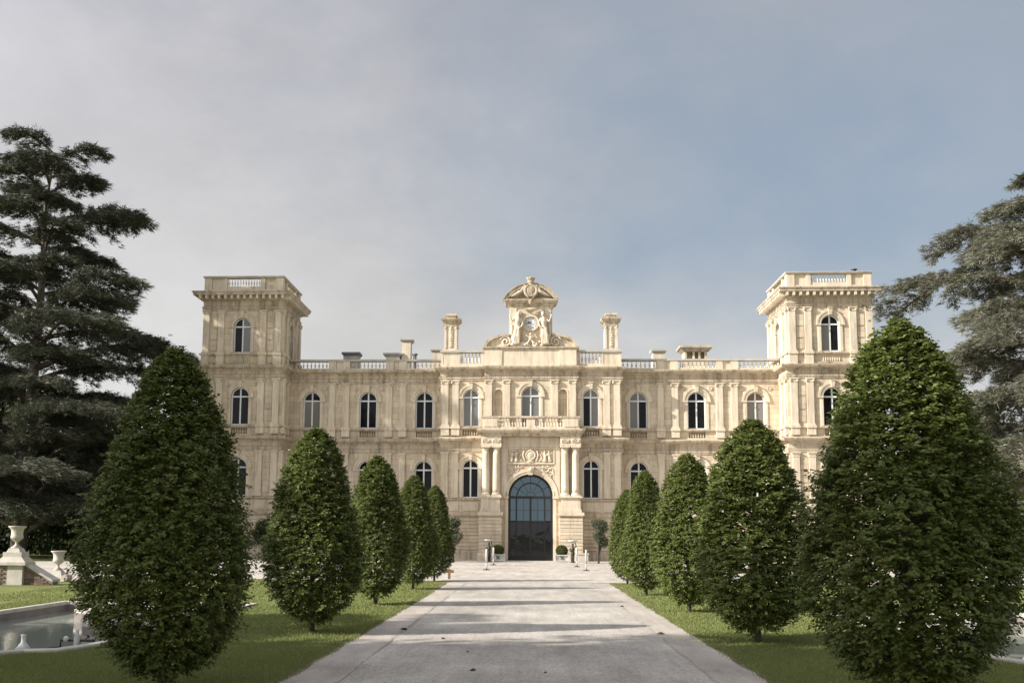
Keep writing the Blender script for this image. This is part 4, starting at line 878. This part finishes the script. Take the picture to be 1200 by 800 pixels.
def sprays(P, D, L, Wd, g):
    """single triangles, thin drooping sprays"""
    D = D/np.linalg.norm(D, axis=1, keepdims=True); R = g.normal(size=D.shape); S = np.cross(D, R); S /= np.linalg.norm(S, axis=1, keepdims=True)+1e-9
    V = np.stack([P-S*Wd[:, None]*.5, P+S*Wd[:, None]*.5, P+D*L[:, None]], 1).reshape(-1, 3); return V
def cedar_meshes(seed, H, prof, nl, trunkr, bark, leafm, forks=True, zmin=.12, droop=.12, dens=1.0, pick=None, rise=.25, fe=.95):
    g = np.random.default_rng(seed); rd = random.Random(seed); m = MB(); PP = []; DD = []
    tp = [(0, 0, -.2), (.1, .05, H*.2), (.35, 0, H*.45), (.5, .1, H*.62), (.45, 0, H*.8), (.75, .1, H*.95)]
    def tr(z):
        zz = [p[2] for p in tp]; return Vector((np.interp(z, zz, [p[0] for p in tp]), np.interp(z, zz, [p[1] for p in tp]), z))
    m.tube([tr(z) for z in np.linspace(-.2, H*.95, 14)], [trunkr*(1-(i/13)**1.1*.9) for i in range(14)], 10)
    for i in range(nl):
        f = (i+.5)/nl; z = H*(zmin+(.96-zmin)*f**fe); a = i*2.399+rd.uniform(-.5, .5)
        if pick: a = pick(rd, a)
        R = prof(z/H)*rd.uniform(.55, 1.08); rise_ = rise; rise = rise*rd.uniform(.3, 1.7)
        if R < .3: rise = rise_; continue
        b = tr(min(z-.12*R*rise*2, H*.95)); d = Vector((math.cos(a), math.sin(a), 0)); sd = Vector((-d.y, d.x, 0)); pts = []
        ns = 9; wob = rd.uniform(-.3, .3)
        for j in range(ns+1):
            q = j/ns; pts.append(b+d*R*q+sd*wob*R*.3*q*q+Vector((0, 0, rise*R*math.sin(min(q*2.2, PI/2))-droop*R*q**2.5)))
        r0 = trunkr*.30*(R/8)**.7+.02
        m.tube(pts, [r0*(1-j/ns*.9) for j in range(ns+1)], 6)
        rise = rise_
        # branchlets fan in the plane
        nb = int(9+R*4.2)
        for k in range(nb):
            q = .16+.84*(k+rd.random())/nb; x = q*ns; j = min(int(x), ns-1); p = pts[j].lerp(pts[j+1], x-j); sg = 1 if k % 2 else -1
            bl = (.22+.42*math.sin(PI*min(1, q*.9+.12)))*R*rd.uniform(.55, 1)*.78+.25
            bd = (d*rd.uniform(.45, 1.0)+sd*sg*rd.uniform(.5, 1.0)).normalized(); bp_ = [p]
            for w in range(1, 5): bp_.append(p+bd*bl*w/4+Vector((0, 0, .06*bl*math.sin(w/4*PI)-.20*bl*(w/4)**2+(rd.random()-.5)*.16*w/2)))
            m.tube(bp_, [.028, .022, .016, .010, .005], 4, cap=False)
            nt_ = int((bl*9+5)*dens)
            for w in range(nt_):
                q2 = rd.random()**.75*4; j2 = min(int(q2), 3); c = bp_[j2].lerp(bp_[j2+1], q2-j2)
                PP.append(c+Vector((rd.gauss(0, .12), rd.gauss(0, .12), rd.gauss(0, .11)))); DD.append(bd+sd*rd.gauss(0, .5)+Vector((0, 0, -.18)))
    P = np.array([tuple(p) for p in PP]); D = np.array([tuple(p) for p in DD]); per = 7
    P = np.repeat(P, per, 0); D = np.repeat(D, per, 0)+g.normal(0, .55, (len(P), 3))*np.array([1, 1, .55]); n = len(P); P = P+g.normal(0, .05, (n, 3))
    V = sprays(P, D, g.uniform(.22, .50, n), g.uniform(.028, .065, n), g); F = np.arange(3*n).reshape(-1, 3)
    return npmesh('crown', V, F, leafm), m.mesh('trunk', bark, True)
def profA(t): return float(np.interp(t, [0, .12, .25, .4, .5, .6, .68, .76, .84, .92, 1], [8.6, 9.4, 9.8, 9.8, 9.0, 7.8, 6.8, 5.8, 4.9, 4.0, 2.8]))
def profB(t): return float(np.interp(t, [0, .1, .3, .5, .62, .72, .8, .88, 1], [7, 7, 6.5, 7.5, 9.6, 9.2, 6.0, 3.4, .6]))
CA = cedar_meshes(5, 27.4, profA, 76, .50, PBARK, CEDAR, dens=1.0, zmin=.07, fe=1.2)
CB = cedar_meshes(9, 23.5, profB, 50, .65, BARK, BLUEC, dens=1.0, rise=.2, droop=.30)
def tree(name, me, loc, label, cat='tree', group=None, rot=0, sc=1.0, szf=1):
    t = empty(name, loc, label, cat, group, rot); t.scale = (sc, sc, sc*szf); ob('crown', me[0], t); ob('trunk', me[1], t); return t
tree('cedar_tree', CA, (-31.6, 62, 0), 'tall dark cedar with layered branches and bare pale trunk left of the chateau', rot=0.3)
tree('blue_cedar_tree', CB, (29.2, 58, 0), 'grey green cedar with drooping branches at the right edge', rot=1.0)
tree('cedar_tree', CA, (-25.5, 11.5, 0), 'smaller cedar out of view left of the basin, shading the second hornbeam', rot=4.0, sc=.55, szf=1.0)

def bushy(seed, H, R, nleaf, L, mat, trunk=.3, zb=.1, bark=BARK, lumps=14):
    g = np.random.default_rng(seed); rd = random.Random(seed); C = []
    for i in range(lumps):
        t = rd.random()**.8; a = rd.uniform(0, 2*PI); rr = R*.62*math.sqrt(rd.random())*(1-.45*t**2); C.append((rr*math.cos(a), rr*math.sin(a), H*(zb+.18)+H*(.78-zb)*t, R*rd.uniform(.28, .5)*(1-.3*t)))
    C = np.array(C); k = g.choice(len(C), nleaf, p=C[:, 3]**2/sum(C[:, 3]**2)); u = g.normal(size=(nleaf, 3)); u /= np.linalg.norm(u, axis=1, keepdims=True)
    rad = C[k, 3]*(g.uniform(.55, 1.1, nleaf)+.10*g.normal(size=nleaf)); P = C[k, :3]+u*rad[:, None]*np.array([1, 1, .85]); D = u+g.normal(0, .6, u.shape)+np.array([0, 0, -.2]); Nn = u*.5+np.array([0, 0, .7])+g.normal(0, .5, u.shape)
    ok = P[:, 2] > .03; P, D, Nn = P[ok], D[ok], Nn[ok]; Ls = L*g.uniform(.6, 1.2, len(P)); V, F = leaves_np(P, D, Nn, Ls, Ls*.55, g); m = MB()
    m.tube([(0, 0, -.1), (0, .02*H, H*.25), (.01*H, 0, H*.6)], [.035*H**.9*.8+.01, .03*H**.9*.7, .01*H], 8)
    for c in C: m.tube([(0, 0, H*.18), (c[0]*.5, c[1]*.5, (c[2]+H*.18)*.5), tuple(c[:3])], [.016*H**.8, .010*H**.8, .004*H**.8], 5)
    return npmesh('crown', V, F, mat), m.mesh('trunk', bark, True)
BT = [bushy(61, 11, 5.2, 30000, .34, DARKL, lumps=34), bushy(62, 9.5, 4.8, 28000, .32, DARKL, lumps=30)]
BT.append(bushy(63, 6.5, 4.6, 26000, .26, DARKL, zb=-.16, lumps=34))
spots = [(-24.5, 74, 1.0, 2), (-32, 70, .95, 2), (-39, 74, 1.2, 2), (-46, 68, 1.0, 2), (-28, 76, 1.25, 2), (-36, 80, 1.5, 2), (27.5, 72, 1.0, 2), (35, 68, 1.2, 2), (-44, 84, 1.25, 0), (-35, 80, 1.1, 1), (-28.5, 82, .95, 0), (-24.5, 92, 1.0, 1), (-52, 70, 1.3, 1), (-41, 72, .8, 0), (26, 90, 1.0, 0), (33, 80, 1.15, 1), (41, 76, 1.2, 0), (50, 84, 1.3, 1), (30, 70, .62, 1), (-34, 72, .62, 1), (-60, 92, 1.5, 0), (60, 95, 1.6, 1)]
labs = ['dark bush right beside the left tower', 'dark bush behind the cedar trunk', 'dark bush left of the cedar trunk', 'dark bush at the left edge behind the garden wall', 'taller dark bush between cedar and tower', 'tall dark bush far behind the cedar', 'dark bush beside the right tower', 'dark bush under the right cedar', 'dense dark tree behind the left cedar, at the left edge', 'dark tree directly behind the left cedar trunk', 'dark tree between the left cedar and the tower', 'dark tree behind the left tower corner', 'broad dark tree at the far left edge', 'low dark tree left of the cedar trunk', 'tree behind the right tower', 'dark tree behind the right cedar', 'tall tree at the right edge behind the cedar', 'large tree beyond the right edge', 'low dark tree under the right cedar', 'low dark shrub tree under the left cedar', 'far tree at the left behind the others', 'far tree at the right behind the others']
tree('broadleaf_tree', BT[0], (-19, 5.2, 0), 'broad tree out of view left of the drive, shading the nearest hornbeams', sc=1.32, rot=.7)
tree('broadleaf_tree', BT[1], (-25.5, .6, 0), 'very tall tree out of view far left of the drive, shading the near right hornbeam', sc=1.95, rot=2.7)
for i, ((x, y, s_, k), lb) in enumerate(zip(spots, labs)):
    tree('broadleaf_tree', BT[k], (x, y, 0), lb, group='dark trees behind the chateau grounds', rot=i*1.9, sc=s_)
tree('yellow_green_tree', bushy(71, 5.2, 2.6, 12000, .2, YELL, lumps=16), (26.2, 52, 0), 'small sunlit yellow green tree below the right cedar')
SH = bushy(81, 2.5, 1.15, 7000, .11, DARKL, lumps=14); SO = bushy(83, 2.55, .85, 5200, .09, OLIVE, zb=.3, lumps=12)
tree('shrub', SH, (-16.3, 62.6, 0), 'dark shrub against the base of the left tower', 'shrub', 'shrubs at the chateau foot')
tree('shrub', SH, (-14.6, 63.6, 0), 'lower shrub right of the dark shrub by the left tower', 'shrub', 'shrubs at the chateau foot', rot=1.5, sc=.8)
tree('shrub', SH, (17.6, 62.2, 0), 'shrub against the base of the right tower', 'shrub', 'shrubs at the chateau foot', rot=3, sc=.95)
tree('shrub', SH, (20.5, 62.5, 0), 'second shrub at the right tower foot, beside the big hornbeam', 'shrub', 'shrubs at the chateau foot', rot=4.4, sc=1.1)
tree('olive_tree', SO, (-4.45, 60.5, 0), 'small olive tree left of the entrance, behind the farthest hornbeam', 'tree', 'olive trees by the entrance')
tree('olive_tree', SO, (4.1, 61.5, 0), 'small olive tree right of the entrance with dark slim trunk', 'tree', 'olive trees by the entrance', rot=2)

# ================================================================== SMALL THINGS
# planters
def planter(x, y, lab):
    p = empty('planter', (x, y, 0), lab, 'planter', 'planter boxes at the door'); m = MB(); h = .46; w = .42
    m.box(-w+.04, w-.04, -w+.04, w-.04, .05, h-.02)
    for a in (-1, 1):
        for b in (-1, 1): m.box(a*w-.04, a*w+.04, b*w-.04, b*w+.04, 0, h+.03)
    for a in (-1, 1):
        m.box(-w+.04, w-.04, a*w-.03, a*w+.03, .05, .11); m.box(-w+.04, w-.04, a*w-.03, a*w+.03, h-.07, h-.01); m.box(a*w-.03, a*w+.03, -w+.04, w-.04, .05, .11); m.box(a*w-.03, a*w+.03, -w+.04, w-.04, h-.07, h-.01)
    ob('box', m.mesh('box', WHITEM), p); m = MB()
    for ang in (.75, -.75): m.box(-.15, .15, -w-.012, -w+.02, -.018, .018, Matrix.Translation((0, 0, .25)) @ Matrix.Rotation(ang, 4, 'Y'))
    ob('diagonal_cross', m.mesh('diagonal_cross', DARKM), p)
    m = MB(); m.box(-w+.05, w-.05, -w+.05, w-.05, .36, .43); ob('soil', m.mesh('soil', DEAD), p)
    b = empty('topiary_ball', (x, y, .43), lab.replace('white wooden planter box', 'clipped round boxwood ball').replace('with crossed front ', ''), 'topiary', 'boxwood balls in the planters')
    g = np.random.default_rng(int(x*10)+50); n = 6000; u = g.normal(size=(n, 3)); u /= np.linalg.norm(u, axis=1, keepdims=True); r = .36*(g.uniform(.8, 1.03, n)); P = u*r[:, None]*np.array([1, 1, .92])+np.array([0, 0, .26]); ok = P[:, 2] > -.0; P, u = P[ok], u[ok]
    V, F = leaves_np(P, u+g.normal(0, .6, u.shape), u+g.normal(0, .4, u.shape), np.full(len(P), .05), np.full(len(P), .03), g); ob('crown', npmesh('crown', V, F, BOX), b)
    m = MB(); m.tube([(0, 0, -.02), (0, 0, .3)], .02, 6); ob('trunk', m.mesh('trunk', BARK), b)
planter(-1.95, 64.55, 'white wooden planter box with crossed front left of the black door')
planter(2.02, 64.65, 'white wooden planter box with crossed front right of the black door')
# posts
def post(x, y, lab, h=.98):
    p = empty('rope_post', (x, y, .012), lab, 'post', 'rope posts before the door'); m = MB(); m.lathe([(.16, 0), (.17, .012), (.15, .03), (.04, .05)], n=20); ob('foot', m.mesh('foot', DARKM, True), p)
    m = MB(); m.lathe([(.035, .04), (.035, .34)], n=12); ob('lower_sleeve', m.mesh('lower_sleeve', GREYST, True), p)
    m = MB(); m.lathe([(.05, .34), (.05, h-.08), (.05, h-.07), (.05, h-.02), (.02, h)], n=14); ob('upper_post', m.mesh('upper_post', WHITEM, True), p)
post(-2.0, 48.6, 'white post on dark round foot, nearest left one before the entrance'); post(-1.95, 56.5, 'white post on dark round foot near the left planter box', .95)
post(2.5, 54.8, 'darker post right of the drive beside the statue stand'); post(2.68, 49.0, 'rightmost post on dark round foot before the entrance')
# statue stands
def stand(x, y, lab, s):
    p = empty('statue_lamp', (x, y, 0), lab, 'statue', 'figure statues holding trays'); H = 1.22; m = MB()
    m.tube([(0, 0, .04), (.02*s, 0, .3), (0, 0, .55), (0, 0, .68)], [.10, .11, .12, .10], 10); m.tube([(-.05*s, -.03, .03), (-.04*s, -.07, .35), (0, -.04, .6)], [.045, .06, .05], 8)
    m.tube([(0, 0, .66), (.01*s, -.01, .8), (0, 0, .93)], [.10, .125, .10], 10); m.tube([(0, 0, .93), (0, -.01, 1.02)], [.045, .04], 8); m.ico((0, -.01, 1.08), (.065, .075, .085), sub=2); m.ico((0, -.085, 1.07), (.015, .02, .02)); m.ico((0, .015, 1.11), (.075, .075, .07), sub=2)
    m.tube([(.10, 0, .92), (.2, -.03, .98), (.17, -.04, 1.14), (.12, -.04, 1.22)], [.04, .035, .03, .025], 7); m.tube([(-.10, 0, .92), (-.2, -.02, .76), (-.12, -.09, .66)], [.04, .035, .028], 7)
    o = ob('figure', m.mesh('figure', DARKM, True), p); remesh(o, .018)
    m = MB(); m.lathe([(.13, 0), (.15, .02), (.12, .06)], n=16); ob('pedestal', m.mesh('pedestal', DARKM), p)
    m = MB(); m.lathe([(.03, 1.20), (.16, 1.24), (.27, 1.30), (.29, 1.35), (.26, 1.35), (.1, 1.31)], n=22, cx=.0); ob('tray', m.mesh('tray', WHITEM, True), p)
stand(-2.45, 63.0, 'dark slim figure statue carrying a pale shallow bowl left of the door', 1); stand(2.62, 62.6, 'dark slim figure statue carrying a pale shallow bowl right of the door', -1)
sb = MB(); sb.box(-.3, .3, -.25, .25, 0, .50); sb.box(-.34, .34, -.29, .29, .505, .58)
tag(ob('stone_block', sb.mesh('stone_block', PALE), None, (3.2, 62.0, .012)), 'pale low stone block beside the right figure statue', 'stone block')
# wooden post
w = empty('wooden_post_sign', (-2.98, 38.6, 0), 'small brown wooden post with a crosspiece at the end of the left lawn', 'sign post'); m = MB(); m.box(-.045, .045, -.045, .045, 0, .27); ob('post', m.mesh('post', WOOD), w); m = MB(); m.box(-.17, .17, -.05, .05, .24, .34); m.frustum(0, 0, .08, .06, .34, .03, .03, .385); ob('crosspiece', m.mesh('crosspiece', WOOD), w)
# curled dead leaves on the drive
rd = random.Random(4)
for i, (x, y, s_, lb) in enumerate([(-2.2, 18.25, .10, 'dark curled dead leaf near the left edge of the drive'), (-1.39, 16.8, .05, 'small dead leaf on the left half of the drive'), (-.70, 13.0, .06, 'dead leaf nearest to the camera on the drive'), (2.27, 18.2, .09, 'dead leaf near the right edge of the drive'), (-.88, 15.0, .03, 'tiny dead leaf on the left part of the drive, between two larger ones'), (2.2, 24.9, .07, 'dead leaf farther off near the right drive edge'), (.2, 12.9, .03, 'tiny pale dead leaf in the middle of the drive near the camera')]):
    m = MB(); n = 9; vs = []
    for a in range(n): t = 2*PI*a/n; r = s_*.7*(.7+.5*rd.random()); vs.append((r*math.cos(t), r*.8*math.sin(t), .012+.35*s_*rd.random()))
    m.add(vs+[(0, 0, .03+s_*.2), (0, 0, .010)], [(a, (a+1) % n, n) for a in range(n)]+[((a+1) % n, a, n+1) for a in range(n)]); tag(ob('dead_leaf', m.mesh('dead_leaf', DEAD), None, (x, y, .0)), lb, 'dead leaf', 'dead leaves on the drive')

# garden steps parapet: brick wall, pier, sloped coping, urns
def brick_wall(name, loc, label, x0, x1, depth, top, slope=None):
    w = empty(name, loc, label, 'garden wall', 'brick step walls'); m = MB()
    pts = [(x0, 0), (x1, 0)]+([(x1, slope), (x0, top)] if slope is not None else [(x1, top), (x0, top)]); m.prism(pts, .02, depth); ob('core', m.mesh('core', MORTAR), w)
    bl, bh = .21, .065; B = MB(); B.box(0, bl-.012, 0, .03, 0, bh-.012); me = B.mesh('brick', BRICK); r = 0; z = .01
    while z+bh < top-.03:
        x = x0-(bl/2 if r % 2 else 0)+.004
        while x < x1:
            lim = top+(slope-top)*(min(x+bl, x1)-x0)/(x1-x0) if slope is not None else top
            if x >= x0-.001 and x+bl <= x1+.03 and z+bh < lim: ob('brick', me, w, (x, .0+rd.uniform(-.006, .004), z))
            x += bl
        z += bh; r += 1
    m = MB(); t = .065; zz = slope if slope is not None else top
    m.prism([(x0-.02, top), (x1+.03, zz), (x1+.03, zz+t), (x0-.02, top+t)], -.06, depth+.06); ob('coping', m.mesh('coping', PALE), w); return w
brick_wall('brick_wall', (0, 31.05, 0), 'low brick wall with pale coping at the left edge, left of the urn pier', -18.2, -16.13, .42, .60)
brick_wall('sloping_brick_wall', (0, 31.15, 0), 'brick wall sloping down right from the urn pier', -15.62, -14.72, .42, .62, .10)
def urn(loc, sc, lab):
    u = empty('garden_urn', loc, lab, 'urn', 'stone garden urns'); u.scale = (sc,)*3; m = MB()
    m.box(-.15, .15, -.15, .15, 0, .06); m.lathe([(.13, .06), (.14, .09), (.07, .13), (.05, .20), (.065, .25), (.16, .31), (.225, .40), (.235, .47), (.215, .51), (.22, .66), (.25, .75), (.31, .80), (.33, .83), (.33, .86), (.29, .86), (.24, .74), (.1, .6)], n=28); ob('bowl', m.mesh('bowl', PALE, True), u)
    m = MB()
    for k in range(18):
        a = 2*PI*k/18; m.ico((.205*math.cos(a), .205*math.sin(a), .41), (.03, .03, .07))
    ob('gadroons', m.mesh('gadroons', PALE, True), u); return u
p = empty('urn_pier', (-15.87, 31.28, 0), 'pale stone pier with stepped pedestal carrying the large urn', 'pier'); m = MB(); m.box(-.24, .24, -.25, .25, 0, .60); ob('pier', m.mesh('pier', PALE), p); m = MB(); m.box(-.60, .36, -.34, .34, .605, .70); m.frustum(-.12, 0, .46, .30, .70, .30, .24, .86); m.box(-.42, .18, -.24, .24, .86, 1.0); m.frustum(-.12, 0, .22, .20, 1.0, .16, .16, 1.12); ob('pedestal', m.mesh('pedestal', PALE), p)
urn((-15.99, 31.28, 1.12), .80, 'large pale stone urn on the pedestal at the left edge')
p = empty('urn_pedestal', (-15.68, 33.6, 0), 'small stepped pedestal carrying the second urn, with a scroll foot', 'pedestal'); m = MB(); m.box(-.24, .30, -.22, .22, 0, .14); m.frustum(0, 0, .2, .18, .14, .13, .13, .36); m.lathe([(.11, -.2), (.12, 0), (.11, .2)], n=14, T=Matrix.Translation((.30, 0, .12)) @ Matrix.Rotation(PI/2, 4, 'X')); ob('steps', m.mesh('steps', PALE), p)
urn((-15.70, 33.6, .36), .75, 'smaller pale stone urn on the low pedestal right of the sloping wall')
